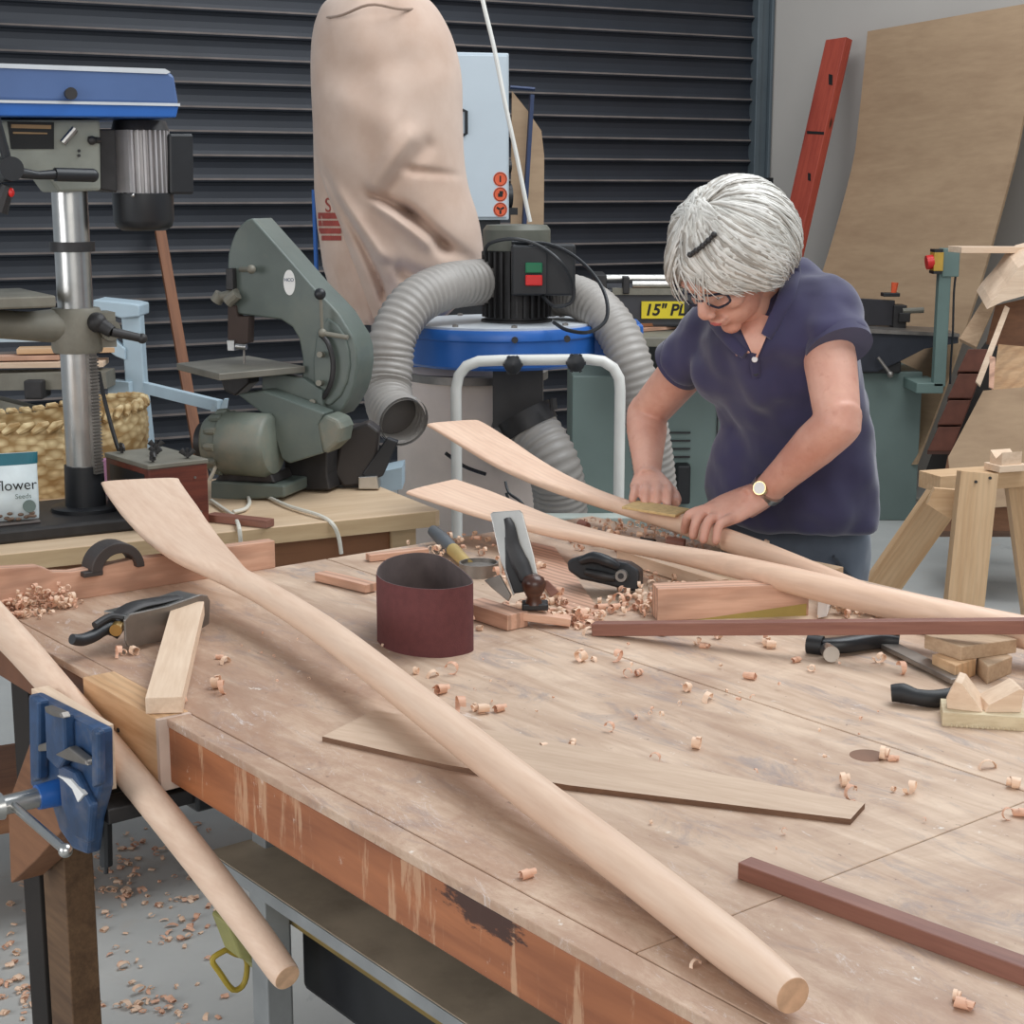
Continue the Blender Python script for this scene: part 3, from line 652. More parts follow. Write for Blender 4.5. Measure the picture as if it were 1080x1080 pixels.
for k, (a_, b_, c_, d_, w, mtl) in enumerate(((642, 352, 706, 344, .14, 'pink'), (650, 349, 720, 350, .08, 'lean_brown'), (648, 343, 690, 338, .07, 'pale'))):
    z_ = PY(650, 352, YT - .25).z + 0.012 + k * 0.014
    A_ = PY(a_, b_, YT - 0.10 + .05 * k); B_ = PY(c_, d_, YT + 0.12 + .02 * k); tz = max(v[2] for v in [tuple(q) for q in [PY(650, 356, YT - 0.3)]])
    A_.z = B_.z = tz + 0.008 + k * 0.014
    plank('timber_offcut', ['thin pink board lowest on the planer table', 'brown board lying across the planer table', 'short pale board on top of the stack on the planer table'][k], 'offcut', A_, B_, w, 0.012, mtl)

# ================================================================ jointer
YJ = 7.55
jt = thing('jointer', 'black jointer with teal cabinet and tall teal switch post', 'jointer', (PY(940, 520, YJ).x, YJ + 0.25, 0))
jc = MB().box(PY(800, 400, YJ).x, PY(973, 400, YJ).x, YJ, YJ + 0.42, 0.0, PY(940, 392, YJ).z).build('cabinet', 'teal', jt, bevel=0.006)
zt_ = PY(950, 349, YJ).z
mb = MB().slab([PY(x, y, YJ - 0.06) for x, y in ((800, 343), (1011, 355), (1011, 362), (975, 368), (950, 381), (925, 392), (800, 392))], (0, 0.3, 0))
mb.build('bed_casting', paint('dark_bed', (52, 54, 62), 0.45, 0.2), jt, bevel=0.003)
mb = MB().slab([PY(x, y, YJ - 0.08) for x, y in ((800, 341), (1012, 352), (1012, 355.5), (800, 346))], (0, 0.34, 0)); mb.build('table', 'dullsteel', jt)
MB().slab([PY(x, y, YJ + 0.12) for x, y in ((860, 312), (944, 317), (944, 344), (860, 342))], (0, 0.03, 0)).build('fence', paint('dark_fence', (44, 42, 46), 0.5, 0.1), jt, bevel=0.003)
MB().box(*bx(944, 958, 322, 347, YJ + .1, YJ + .2)).box(*bx(950, 962, 330, 340, YJ + .08, YJ + .16)).build('fence_bracket', 'castdark', jt, bevel=0.004)
MB().cyl(PY(952, 328, YJ + .1), PY(974, 327, YJ + .1), 0.014, 10).build('fence_handle', 'castgrey', jt, smooth=True)
kn = MB().cyl(PY(942, 312, YJ + .13), PY(944, 298, YJ + .13), 0.012, 10, 0.017).build('guard_knob', 'orange', jt, smooth=True)
MB().box(*bx(932, 950, 309, 313, YJ + .1, YJ + .16)).build('knob_wings', 'black', jt, bevel=0.003)
MB().cyl(PY(926, 377, YJ - .09), PY(938, 393, YJ - .12), 0.008, 10).ball(PY(939, 395, YJ - .12), 0.016).build('adjusting_lever', 'dullsteel', jt, smooth=True)
MB().box(*bx(908, 955, 381, 394, YJ - .05, YJ + .3)).build('rise_bracket', 'castdark', jt, bevel=0.01)
YP = 7.3
ps = MB().box(*bx(990, 1003, 288, 408, YP, YP + .05)).box(*bx(993, 1011, 262, 292, YP - .01, YP + .07)).box(*bx(972, 1001, 404, 415, YP, YP + .3)).build('switch_post', 'teal_post', jt, bevel=0.004)
sb = MB().box(*bx(984, 994, 266, 286, YP - .03, YP + .05)).build('switch', paint('amber_plate', (190, 150, 60), 0.5), ps, bevel=0.003)
MB().cyl(PY(984, 276, YP), PY(977, 277, YP), 0.032, 16).build('switch_knob', 'red', sb, smooth=True)
MB().box(*bx(984, 993, 263, 266, YP - .03, YP + .05)).box(*bx(984, 993, 286, 289, YP - .03, YP + .05)).build('switch_frame', 'black', sb)
MB().tube(smoothpath([PY(1008, 290, YP), PY(1006, 310, YP), PY(1005, 350, YP - .01), PY(1003, 380, YP), PY(1002, 405, YP)], 4), 0.005, 6).build('cable', 'black', ps, smooth=True)

# cord and plug on the floor
c_ = MB().tube(smoothpath([PZ(900, 532, .008), PZ(925, 524, .02), PZ(948, 521, .02), PZ(968, 526, .012), PZ(985, 531, .008), PZ(972, 534, .008), PZ(940, 541, .008), PZ(900, 551, .008)], 6), 0.009, 8).build('extension_lead', 'cord', smooth=True)
tag(c_, 'white extension lead lying on the floor by the jointer cabinet', 'cable')
MB().cyl(PZ(944, 522, .03), PZ(958, 523, .028), 0.032, 14, 0.018).build('socket', 'cloth_white', c_, smooth=True)
MB().cyl(PZ(936, 523, .03), PZ(944, 522, .03), 0.026, 14).build('plug', 'black', c_, smooth=True)

# ================================================================ scrap timber on the right
ns = Vector((-0.25, -1, 0.30)).normalized()
def scrap(name, label, pts, depth, mtl, th=0.015, cat='offcut', group=None):
    o_ = PY(1040, 380, depth); w = [PP(x, y, o_, ns) for x, y in pts]
    return tag(MB().slab(w, ns * -th).build(name, mtl), label, cat, group)
scrap('board_offcut', 'wide grey tan board leaning at the foot of the scrap pile', [(1037, 412), (1120, 405), (1120, 530), (1006, 538), (1000, 482)], 5.9, 'bigply', 0.02, 'board')
scrap('board_offcut', 'yellowish tan square of board in the middle of the scrap pile', [(1053, 363), (1110, 368), (1110, 420), (1046, 412)], 5.95, 'pine', 0.02, 'board')
scrap('board_offcut', 'dark brown panel high in the scrap pile under the pale curved sheet', [(1050, 322), (1112, 308), (1112, 372), (1040, 362)], 6.1, 'rear_brown', 0.02, 'board')
scrap('timber_batten', 'tan batten sloping left at the edge of the scrap pile', [(1053, 289), (1062, 294), (1030, 366), (1012, 357)], 6.0, 'grey_wood', 0.05, 'batten')
scrap('timber_batten', 'thin pale strip leaning down the middle of the scrap pile', [(1060, 322), (1065, 325), (1034, 407), (1029, 402)], 5.8, 'pale', 0.03, 'batten')
scrap('timber_batten', 'short pink stick standing beside the yellowish tan board', [(1044, 375), (1050, 377), (1048, 410), (1043, 408)], 5.7, 'pink', 0.02, 'batten')
scrap('timber_batten', 'pale strip behind the curved sheet at the top of the scrap pile', [(1071, 269), (1078, 271), (1048, 318), (1043, 318)], 6.05, 'pale', 0.02, 'batten')
# curved pale sheet
pts = []
for i in range(9):
    t = i / 8; pts.append([PY(1076 + 60 * 0, 282, 5.75), ])
r0 = [PY(1042 + 12 * t, 322 - 2 * t * 9 - 22 * t * t, 5.75 + .1 * t) for t in [i / 8 * 3 for i in range(9)]]
r1 = [p + Vector((0.25, -0.05, 0.16)) for p in r0]
tag(MB().slab([PY(x, y, 5.8) for x, y in ((1041, 326), (1046, 318), (1062, 300), (1074, 283), (1084, 276), (1115, 268), (1115, 305), (1080, 312), (1058, 318))], (0.03, 0.25, 0.05)).build('curved_sheet', 'pale'), 'pale curved sheet of thin wood crowning the scrap pile', 'wood sheet')
plank('long_board', 'long pale pink board lying level above the scrap pile', 'board', PY(1007, 263, 6.0), PY(1190, 264, 6.1), 0.12, 0.022, 'pale')
bs = thing('brick_stack', 'leaning column of dull red bricks beside the bowed plywood', 'bricks', PY(1010, 470, 6.5))
for i, (ya, yb) in enumerate(((368, 392), (394, 420), (422, 448), (450, 476))):
    f = lambda y: 1034 - (y - 365) * 0.38
    w = [PP(x, y, PY(1010, 420, 6.5), ns) for x, y in ((f(ya) - 12, ya), (f(ya) + 12, ya), (f(yb) + 12, yb), (f(yb) - 14, yb))]
    MB().slab(w, ns * -0.1).build('brick', 'brick', bs, bevel=0.004)
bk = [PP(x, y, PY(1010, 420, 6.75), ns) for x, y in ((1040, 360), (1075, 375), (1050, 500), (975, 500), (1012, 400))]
tag(MB().slab(bk, ns * -0.02).build('shade_panel', 'dark'), 'black panel added as shade behind the dull red bricks', 'board')  # near-black panel standing in for the shadow behind the bricks
crate = scrap('low_board', 'dark brown board supporting the scrap pile behind the sawhorse', [(1000, 480), (1120, 470), (1120, 560), (985, 560)], 6.25, 'rear_brown', 0.3, 'board')

# sawhorses
sh = thing('sawhorse', 'pine sawhorse with bare splayed legs on the concrete floor', 'sawhorse', PZ(1030, 800, 0))
z_ = 0.80
p0 = PZ(980, 508, z_ - 0.02); p1 = PZ(1180, 494, z_ - 0.02)
plank('top_beam', None, None, p0, p1, 0.10, 0.045, 'sawhorse', parent=sh)
def leg(a_, b_, w=0.095, h=0.04, up=(0.1, -1, 0)): return plank('leg', None, None, a_, b_, w, h, 'sawhorse', up=up, parent=sh)
leg(PZ(994, 852, 0), PY(1031, 498, 4.02), up=(0.0, -1, 0.0))
leg(PZ(832, 758, 0), PY(1004, 512, 4.36), up=(0.5, 0.4, 1))
w = [PY(x, y, 4.08) for x, y in ((978, 532), (986, 515), (1022, 518), (1018, 552), (1000, 546))]
MB().slab(w, (0.0, 0.02, 0)).build('brace', 'sawhorse', sh)
leg(PZ(1110, 760, 0), PY(1078, 500, 4.35), up=(0, -1, 0))
leg(PZ(1220, 830, 0), PY(1150, 500, 4.15), up=(0, -1, 0))
for px, py in ((1029, 508), (1044, 504)):
    q = PY(px, py, 3.995); MB().cyl(q, q + Vector((0, -0.004, 0)), 0.004, 8).build('screw', 'castdark', sh)
q0 = PZ(1046, 493, z_ + 0.016); q1 = PZ(1076, 491, z_ + 0.016)
plank('wood_offcut', 'flat pale offcut lying on the sawhorse beam', 'offcut', q0, q1, 0.07, 0.018, 'pale')
mo = orient(q0 + Vector((0.01, 0, 0.009)), q1 + Vector((0, 0, 0.009)))
tag(MB(mo @ R3('Z', 90) @ R3('X', 90)).prism([(-0.025, 0), (0.025, 0), (0.025, 0.035), (0.0, 0.015), (-0.025, 0.035)], 0.0, 0.065).build('notched_block', 'pale'), 'small pale notched block on the flat offcut upon the sawhorse', 'wood block')
# ================================================================ rear workbench along the shutter
RA = radians(27.9); RM = FR((PZ(464, 538, 0.85).x, PZ(464, 538, 0.85).y, 0), RA)
rb = thing('side_bench', 'pale topped side bench under the drill press and green bandsaw', 'workbench', None, mat=RM @ T3(-0.9, 0.35, 0))
MB(RM).box(-1.9, 0.0, 0.0, 0.62, 0.813, 0.85).build('worktop', 'rear_top', rb, bevel=0.003)
MB(RM).box(-1.9, -0.012, -0.002, 0.0, 0.814, 0.848).build('edge_strip', 'rear_edge', rb)
MB(RM).box(-1.85, -0.10, 0.05, 0.58, 0.62, 0.812).build('drawer_box', 'rear_brown', rb, bevel=0.004)
for x in (-1.82, -0.10):
    for y in (0.04, 0.52): MB(RM).box(x, x + 0.06, y, y + 0.06, 0, 0.813).build('leg', 'rear_edge', rb, bevel=0.003)
MB(RM).box(-1.8, -0.1, 0.06, 0.56, 0.25, 0.27).build('lower_shelf', 'rear_brown', rb)
def zY(py, Y): return PY(540, py, Y).z
# ---- drill press
DB = PZ(91, 541, 0.87); DA = radians(30); DM = FR((DB.x, DB.y, 0), DA); DX = Vector((cos(DA), sin(DA), 0)); DY = Vector((-sin(DA), cos(DA), 0))
dp = thing('drill_press', 'bench drill press with long blue belt cover and bare steel column', 'drill press', (DB.x, DB.y, 0.85), DA)
def DP(px, py, y): return PP(px, py, DM @ Vector((0, y, 0)), DY)
MB(DM).box(-0.55, 0.12, -0.14, 0.15, 0.85, 0.878).build('base', 'castdark', dp, bevel=0.006)
MB(DM).box(-0.46, -0.12, -0.10, 0.11, 0.878, 0.884).build('base_plate', paint('worn_base_plate', (96, 88, 84), 0.5, 0.3), dp, bevel=0.003)
MB(T3(DB.x, DB.y, 0)).lathe([(0, 0.876), (0.072, 0.876), (0.072, 0.886), (0.066, 0.889), (0, 0.889)], n=36, cap=False).lathe([(0, 0.886), (0.043, 0.886), (0.041, 0.975), (0.0, 0.975)], n=36, cap=False).build('column_foot', 'black', dp, smooth=30)
col = MB(T3(DB.x, DB.y, 0)).lathe([(0, 0.97), (0.0365, 0.97), (0.0365, 1.60), (0, 1.60)], n=48, cap=False).build('column', 'steel', dp, smooth=30)
rk = MB(DM @ R3('Z', -62)); z = 0.96
rk.box(0.033, 0.044, -0.011, 0.011, 0.96, 1.215)
while z < 1.21: rk.box(0.043, 0.0485, -0.011, 0.011, z, z + 0.0035); z += 0.007
rk.build('rack', 'dullsteel', col)
zc = zY(260, 3.4)
MB(T3(DB.x, DB.y, 0)).lathe([(0.037, zc - .01), (0.046, zc - .01), (0.046, zc + .01), (0.037, zc + .01), (0.037, zc - .01)], n=36, cap=False).build('collar', 'castdark', dp, smooth=30)
za, zb = zY(372, 3.38), zY(325, 3.38)
hub = MB(T3(DB.x, DB.y, 0)).lathe([(0, za), (0.050, za), (0.053, za + .01), (0.053, zb - .01), (0.049, zb), (0, zb)], n=32, cap=False)
hub.m = DM
hub.tube([(0, 0, (za + zb) / 2 + 0.01), (-0.10, 0, (za + zb) / 2 + 0.012), (-0.26, 0, (za + zb) / 2 + 0.03)], [(0.045, 0.04), (0.035, 0.03), (0.045, 0.028)], 16)
hub.box(0.03, 0.075, -0.03, 0.03, za + 0.01, zb - 0.01)
hub.cyl((0.06, -0.045, (za + zb) / 2), (0.06, 0.045, (za + zb) / 2), 0.022, 16)
hub.build('table_bracket', 'castgrey', dp, smooth=40)
cm = MB(); q0, q1, q2 = DP(102, 340, -0.05), DP(118, 350, -0.07), DP(150, 357, -0.08)
cm.cyl(q0, q1, 0.017, 14, 0.013).cyl(q1, q2, 0.010, 12, 0.009).ball(q2, 0.011).ball(q0, 0.021)
cm.build('clamp_handle', 'castdark', dp, smooth=True)
zt = zY(311, 3.25)
MB(DM).box(-0.40, -0.075, -0.14, 0.15, zt - 0.024, zt).build('table', 'castgrey', dp, bevel=0.004)
MB().slab([DP(*p, -0.07) for p in ((57, 126), (106, 126), (107, 201), (62, 203), (50, 186), (-60, 178), (-60, 126))], DY * 0.14).build('head', paint('pale_green_head', (142, 144, 134), 0.5), dp, bevel=0.006)
MB().slab([DP(*p, -0.074) for p in ((8, 128), (57, 129), (57, 157), (12, 157))], DY * 0.006).build('speed_chart', 'ink', dp)
MB().slab([DP(*p, -0.076) for p in ((12, 131), (54, 132), (54, 136), (12, 135))], DY * 0.004).slab([DP(*p, -0.076) for p in ((14, 139), (50, 140), (50, 141.5), (14, 141)) ], DY * 0.004).build('chart_stripe', paint('chart_print', (150, 120, 84), 0.6), dp)
MB().cyl(DP(66, 151, -0.085), DP(79, 136, -0.085), 0.0075, 10).build('lock_pin', 'steel', dp, smooth=True)
mb = MB()
for px, py in ((83, 159), (83, 164)): mb.cyl(DP(px, py, -0.072), DP(px, py, -0.072) - DY * 0.004, 0.003, 8)
mb.cyl(DP(93, 147, -0.075), DP(106, 148, -0.075), 0.006, 8).ball(DP(97, 148, -0.078), 0.009)
mb.build('head_screws', 'castdark', dp, smooth=True)
MB().slab([DP(*p, -0.13) for p in ((-70, 66), (176, 74), (184, 80), (189, 110), (-70, 104))], DY * 0.24).build('belt_cover', 'blue_top', dp, bevel=0.006)
MB().slab([DP(*p, -0.136) for p in ((-70, 104), (190, 109), (190, 112), (-70, 107))], DY * 0.252).build('cover_rim', 'dustytop', dp)
MB().slab([DP(*p, -0.132) for p in ((-70, 106), (189, 111), (186, 124), (-70, 122))], DY * 0.244).build('cover_tray', 'blue', dp, bevel=0.003)
MB().slab([DP(*p, -0.133) for p in ((-70, 64.5), (174, 72.5), (180, 76), (176, 78), (-70, 69))], DY * 0.24).build('cover_top_edge', 'dustytop', dp)
p = DP(73, 99, -0.13); MB().cyl(p, p - DY * 0.016, 0.0105, 16, 0.012).build('cover_knob', 'castdark', dp, smooth=30)
mc = DP(149, 170, 0.0); tm = T3(mc.x, mc.y, 0); zf0, zf1 = zY(204, mc.y), zY(138, mc.y)
mo_ = MB(tm).lathe([(0, zf0), (0.050, zf0), (0.050, zf1), (0, zf1)], n=36, cap=False)
for k in range(30): mo_.m = tm @ R3('Z', k * 12 - 52 + 6); mo_.box(0.048, 0.060, -0.0022, 0.0022, zf0 + .001, zf1)
mo_.m = tm @ R3('Z', -120); mo_.box(0.02, 0.063, -0.024, 0.024, zf0 + .002, zf1)
md = mo_.build('motor', paint('ribbed_aluminium', (176, 172, 172), 0.4, 0.3), dp)
zz = zY(243, mc.y)
MB(tm).lathe([(0, zz), (0.045, zz), (0.058, zz + 0.008), (0.063, zz + 0.022), (0.064, zf0), (0, zf0)], n=36, cap=False).build('fan_cap', 'black', md, smooth=40)
MB(tm).lathe([(0, zf1), (0.060, zf1), (0.054, zf1 + 0.02), (0.0, zf1 + 0.022)], n=36, cap=False).build('motor_flange', 'castdark', md, smooth=30)
MB().slab([DP(*p, -0.05) for p in ((178, 141), (204, 141), (205, 205), (179, 205))], DY * 0.09).build('capacitor_box', 'black', md, bevel=0.005)
MB().slab([DP(*p, -0.055) for p in ((105, 136), (122, 136), (124, 203), (106, 200))], DY * 0.11).build('motor_mount', 'castdark', dp, bevel=0.003)
MB().ball(DP(140, 206, -0.062), 0.004).build('motor_bolt', 'steel', md)
a_, b_, c_ = DP(10, 178, -0.17), DP(40, 185, -0.18), DP(97, 185, -0.16)
MB().cyl(a_ + DY * 0.09, a_ - DY * 0.02, 0.026, 20, 0.023).tube([a_, DP(25, 183, -0.18), b_, DP(60, 184, -0.17)], [0.013, 0.010, 0.008, 0.010], 12).cyl(DP(58, 184, -0.17), c_, 0.0135, 14).ball(c_, 0.0135).cyl(a_, DP(-8, 112, -0.18), 0.009, 12).build('feed_handle', 'black', dp, smooth=40)
MB().cyl(DP(8, 196, -0.14), DP(-2, 222, -0.13), 0.012, 10, 0.02).build('quill_stop', 'castdark', dp, smooth=True)
MB().ball(DP(12, 203, -0.15), (0.006, 0.006, 0.009)).build('indicator', 'red', dp)
tag(MB().tube(smoothpath([PY(104, 392, 3.50), PY(111, 425, 3.50), PY(122, 465, 3.48), PY(131, 490, 3.46), PY(136, 508, 3.44)], 5), 0.0045, 8).build('power_lead', 'rubber', smooth=True), 'thin black lead hanging beside the drill press column', 'cable')

# ---- green bandsaw
GA = radians(-17); GX = Vector((cos(GA), sin(GA), 0)); GY = Vector((-sin(GA), cos(GA), 0)); G0 = PY(320, 330, 3.74)
def GP(px, py, y=0.0): return PP(px, py, G0 + GY * y, GY)
gs = thing('bandsaw', 'small grey green cast bandsaw with a white oval sticker', 'bandsaw', (G0.x, G0.y, 0.85), GA)
outl = [(241, 300), (240, 280), (240.5, 268), (244, 255), (248, 245), (254, 237), (260, 232), (266, 230), (298, 266), (331, 304), (347, 320), (357, 331), (365, 344), (372, 355), (376, 368), (377, 384), (374, 405), (370, 417), (364, 428), (355, 440), (328, 436), (278, 420), (278, 398), (318, 402), (319, 378), (315, 357), (308, 345), (296, 337), (255, 332), (244, 329)]
MB().slab([GP(*p) for p in outl], GY * 0.105).build('frame', 'green', gs, bevel=0.004, smooth=25)
MB().cyl(GP(257, 262, 0.05), GP(257, 262, 0.05), 0.01)
gw = [(345, 335), (356, 343), (364, 355), (368, 370), (369, 386), (366, 403), (359, 418), (348, 428), (338, 426), (331, 405), (330, 380), (334, 350)]
MB().slab([GP(*p, -0.006) for p in gw], GY * 0.02).build('wheel_cover', 'green', gs, bevel=0.004)
MB().tube(smoothpath([GP(338, 353, -0.015), GP(346, 362, -0.02), GP(351, 380, -0.02), GP(350, 400, -0.02), GP(343, 417, -0.015), GP(337, 420, -0.01)], 5), (0.006), 8).build('tracking_arc', 'castdark', gs, smooth=True)
for px, py in ((341, 374), (340, 404), (333, 424)): MB().cyl(GP(px, py, 0.0), GP(px - 4, py, -0.03), 0.007, 10).build('hinge_knob', 'castgrey', gs, smooth=True)
kb = MB().cyl(GP(338, 312, -0.04), GP(340, 352, -0.03), 0.004, 8).build('tension_lever', 'castgrey', gs, smooth=True)
MB().ball(GP(337.5, 310, -0.04), 0.0135).build('ball_knob', 'black', kb, smooth=True)
MB().cyl(GP(338, 351, -0.035), GP(367, 356, -0.035), 0.0055, 10).ball(GP(340, 351, -0.035), 0.010).build('cross_lever', 'castgrey', gs, smooth=True)
mb = MB(); c = GP(305, 298, -0.0015); dx = GX * 0.0145; dz = Vector((0, 0, 0.029))
st = mb.slab([c + dx * cos(2 * pi * i / 32) + dz * sin(2 * pi * i / 32) for i in range(32)], GY * 0.002).build('oval_sticker', 'cloth_white', gs)
text('sticker_text', 'HCO', FR(c - GY * 0.0008, GA) @ R3('X', 90) @ T3(0, 0.006, 0), 0.011, 'viceblue', st, 0.0003)
MB().slab([GP(*p, -0.02) for p in ((238, 283), (245, 283), (246, 306), (238, 306))], GY * 0.05).build('guide_post', 'castdark', gs, bevel=0.002)
MB().cyl(GP(229, 314, 0), GP(250, 309, -0.01), 0.011, 12).cyl(GP(228, 318, 0), GP(233, 310, 0), 0.015, 12).cyl(GP(240, 319, -0.02), GP(250, 310, -0.02), 0.014, 10).build('guide_clamp', 'castgrey', gs, smooth=True)
MB().cyl(GP(254, 284, -0.0), GP(264, 284, -0.03), 0.006, 10).ball(GP(265, 284, -0.03), 0.0105).build('wing_knob', 'castgrey', gs, smooth=True)
MB().slab([GP(*p, -0.01) for p in ((240, 322), (248, 322), (250, 334), (262, 334), (261, 362), (250, 364), (240, 358))], GY * 0.035).build('blade_guide', paint('rusty_guide', (70, 56, 50), 0.6, 0.3), gs, bevel=0.002)
MB().slab([GP(*p, -0.018) for p in ((239, 359), (247, 359), (247, 370), (240, 370))], GY * 0.03).cyl(GP(249, 365, -0.02), GP(260, 366, -0.02), 0.007).build('guide_rollers', 'steel', gs, bevel=0.001)
MB().slab([GP(*p, 0.0) for p in ((256.3, 362), (258.2, 362), (258.2, 384), (256.3, 384))], GY * 0.003).build('blade', 'dullsteel', gs)
zt = 1.150
tb = [PZ(186, 383, zt), PZ(231, 394, zt), PZ(322, 386, zt), PZ(262, 375, zt)]
MB().slab([p + Vector((0, 0, -0.016)) for p in tb], (0, 0, 0.016)).build('table', paint('saw_table', (126, 122, 112), 0.5, 0.4), gs, bevel=0.002)
MB().slab([GP(*p, -0.03) for p in ((232, 397), (262, 392), (262, 405), (248, 418), (236, 412))], GY * 0.06).build('trunnion', 'castdark', gs, bevel=0.004)
MB().slab([GP(*p, -0.02) for p in ((276, 398), (292, 394), (320, 399), (340, 412), (340, 440), (276, 422))], GY * 0.04).build('lower_arm', 'green', gs, bevel=0.003)
MB().slab([GP(*p, -0.085) for p in ((250, 416), (278, 412), (342, 436), (336, 448), (341, 478), (305, 489), (297, 484), (284, 442))], GY * 0.06).build('belt_guard', 'green', gs, bevel=0.004)
MB().slab([GP(*p, -0.09) for p in ((334, 448), (342, 437), (356, 443), (360, 452), (357, 467), (345, 478), (340, 478))], GY * 0.08).build('guard_end', 'green2', gs, bevel=0.008)
MB().slab([GP(*p, 0.0) for p in ((298, 440), (345, 440), (345, 500), (348, 517), (294, 517), (300, 500))], GY * 0.08).build('pedestal', 'castdark', gs, bevel=0.004)
g1, g2, g3 = GP(222, 466, -0.10), GP(238, 467, -0.10), GP(284, 470, -0.10)
gm = MB().tube([g1, GP(226, 466, -0.10), g2, GP(240, 467, -0.1), g3, GP(289, 470, -.1)], [0.058, 0.068, 0.068, 0.074, 0.074, 0.064], 32).build('motor', 'green2', gs, smooth=50)
mb = MB()
ax_ = (g3 - g1).normalized()
for k in range(12):
    m = orient(GP(227, 466, -0.10), g3) @ R3('X', k * 30)
    mb.tube([(0.0, 0.055, 0), (0.012, 0.069, 0), (0.034, 0.072, 0)], 0.009, 8, m=m)
mb.build('motor_lugs', 'green2', gm, smooth=True)
MB().cyl(g1 - ax_ * 0.022, g1, 0.045, 24).build('motor_end', 'castdark', gm, smooth=30)
MB().slab([GP(*p, -0.13) for p in ((222, 507), (300, 512), (300, 525), (222, 529))], GY * 0.13).build('motor_base', 'green', gs, bevel=0.005)
MB().slab([GP(*p, -0.12) for p in ((232, 498), (286, 500), (290, 510), (226, 508))], GY * 0.10).build('motor_foot', 'castdark', gs, bevel=0.004)
for n_, pts, lb in ((1, [(229, 486), (226, 496), (221, 506)], 'short white flex dropping from the green motor'), (2, [(223, 528), (236, 537), (247, 545), (252, 556), (254, 574)], 'white flex hanging over the side bench edge by the brown box'),
                    (3, [(246, 540), (258, 537), (263, 531), (262, 525)], 'white flex looping out of the green motor base'), (4, [(280, 523), (305, 534), (335, 543), (350, 552), (357, 566), (360, 584)], 'white flex hanging over the side bench edge in front of the bandsaw')):
    P_ = []
    for i, (x, y) in enumerate(pts):
        q = PZ(x, y, 0.857); lim = RM.inverted() @ q
        if n_ == 1: q = GP(x, y, -0.15)
        elif lim.y < 0.002: q = PP(x, y, RM @ Vector((0, -0.006, 0)), RM.to_3x3() @ Vector((0, 1, 0)))
        P_.append(q)
    tag(MB().tube(smoothpath(P_, 6), 0.0045, 8).build('power_lead', 'cord', smooth=True), lb, 'cable')
# ---- brown box with wing nuts
XM = FR(PZ(221, 553, 0.85), radians(38))
bxo = thing('wooden_box', 'red brown wooden box with a grey lid held by wing nuts', 'box', None, mat=XM)
MB(XM).box(-0.135, 0, 0, 0.21, 0.0, 0.132).build('box_body', wood('red_brown_box', (108, 54, 40), (78, 36, 28), 0.45, 24, 10), bxo, bevel=0.002)
MB(XM).box(-0.137, 0.002, -0.002, 0.212, 0.132, 0.142).build('box_lid', 'castgrey', bxo, bevel=0.002)
MB(XM).box(-0.1355, -0.134, 0.02, 0.19, 0.01, 0.12).build('side_panel', 'black', bxo)
for x, y in ((-0.11, 0.03), (-0.03, 0.03), (-0.11, 0.18), (-0.03, 0.18), (-0.07, 0.10)):
    m = XM @ T3(x, y, 0.142) @ R3('Z', x * 900)
    MB(m).cyl((0, 0, 0), (0, 0, 0.022), 0.003, 8).cyl((0, 0, 0.004), (0, 0, 0.012), 0.007, 10).tube([(0.004, 0, 0.008), (0.014, 0, 0.018)], [(0.003, 0.004), (0.0025, 0.007)], 8).tube([(-0.004, 0, 0.008), (-0.014, 0, 0.018)], [(0.003, 0.004), (0.0025, 0.007)], 8).build('wing_nut', 'castdark', bxo, smooth=True)
for x, z in ((-0.03, 0.105), (-0.02, 0.03)): MB(XM).cyl((x, 0.0, z), (x, -0.002, z), 0.003, 8).build('screw', 'dullsteel', bxo)
plank('timber_offcut', 'dark red stick lying on the side bench by the brown box', 'offcut', PZ(222, 545, 0.859), PZ(285, 552, 0.859), 0.03, 0.016, 'darkred')
# ---- basket and seed packet
BK = PY(52, 470, 3.78); bm_ = FR((BK.x, BK.y, 0.85), RA)
rings = []
for i in range(15):
    t = i / 14; z = 0.168 * t; rx = 0.20 + 0.035 * sin(t * 2.2); ry = 0.12 + 0.03 * sin(t * 2.2)
    rg = []
    for j in range(72):
        a = 2 * pi * j / 72; w_ = 0.004 * sin(j * pi / 2 + (i % 2) * pi)
        zz = z + (0.035 * max(0, cos(a)) * t)
        rg.append(((rx + w_) * cos(a), (ry + w_) * sin(a), zz))
    rings.append(rg)
bsk = MB(bm_).loft(rings, cap=False)
inner = [[(x * 0.95, y * 0.94, z + 0.001) for x, y, z in r] for r in rings[::-1]]
bsk.loft(inner, cap=False); bsk.loft([[(x, y, 0.001) for x, y, z in rings[0]]], cap=False)
bko = thing('straw_basket', 'woven straw basket with braided rim behind the drill press column', 'basket', None, mat=bm_)
bsk.build('basket_body', 'basket', bko, smooth=True)
mb = MB(bm_)
for j in range(44):
    a = 2 * pi * j / 44; b = a + 0.16; top = 0.168
    f = lambda a, s: ((0.230 + s) * cos(a), (0.147 + s) * sin(a), top + 0.035 * max(0, cos(a)))
    p_, q_ = Vector(f(a, 0.008)), Vector(f(b, -0.006)); mb.tube([p_ + Vector((0, 0, -0.008)), (p_ + q_) / 2 + Vector((0, 0, 0.004)), q_ + Vector((0, 0, 0.010))], [0.006, 0.011, 0.006], 8)
mb.build('braided_rim', 'basket', bko, smooth=True)
PK = PZ(12, 548, 0.885); pm = FR(PK, radians(22))
pk = thing('seed_packet', 'white and teal seed packet standing on the drill press base', 'packet', None, mat=pm)
rings = []
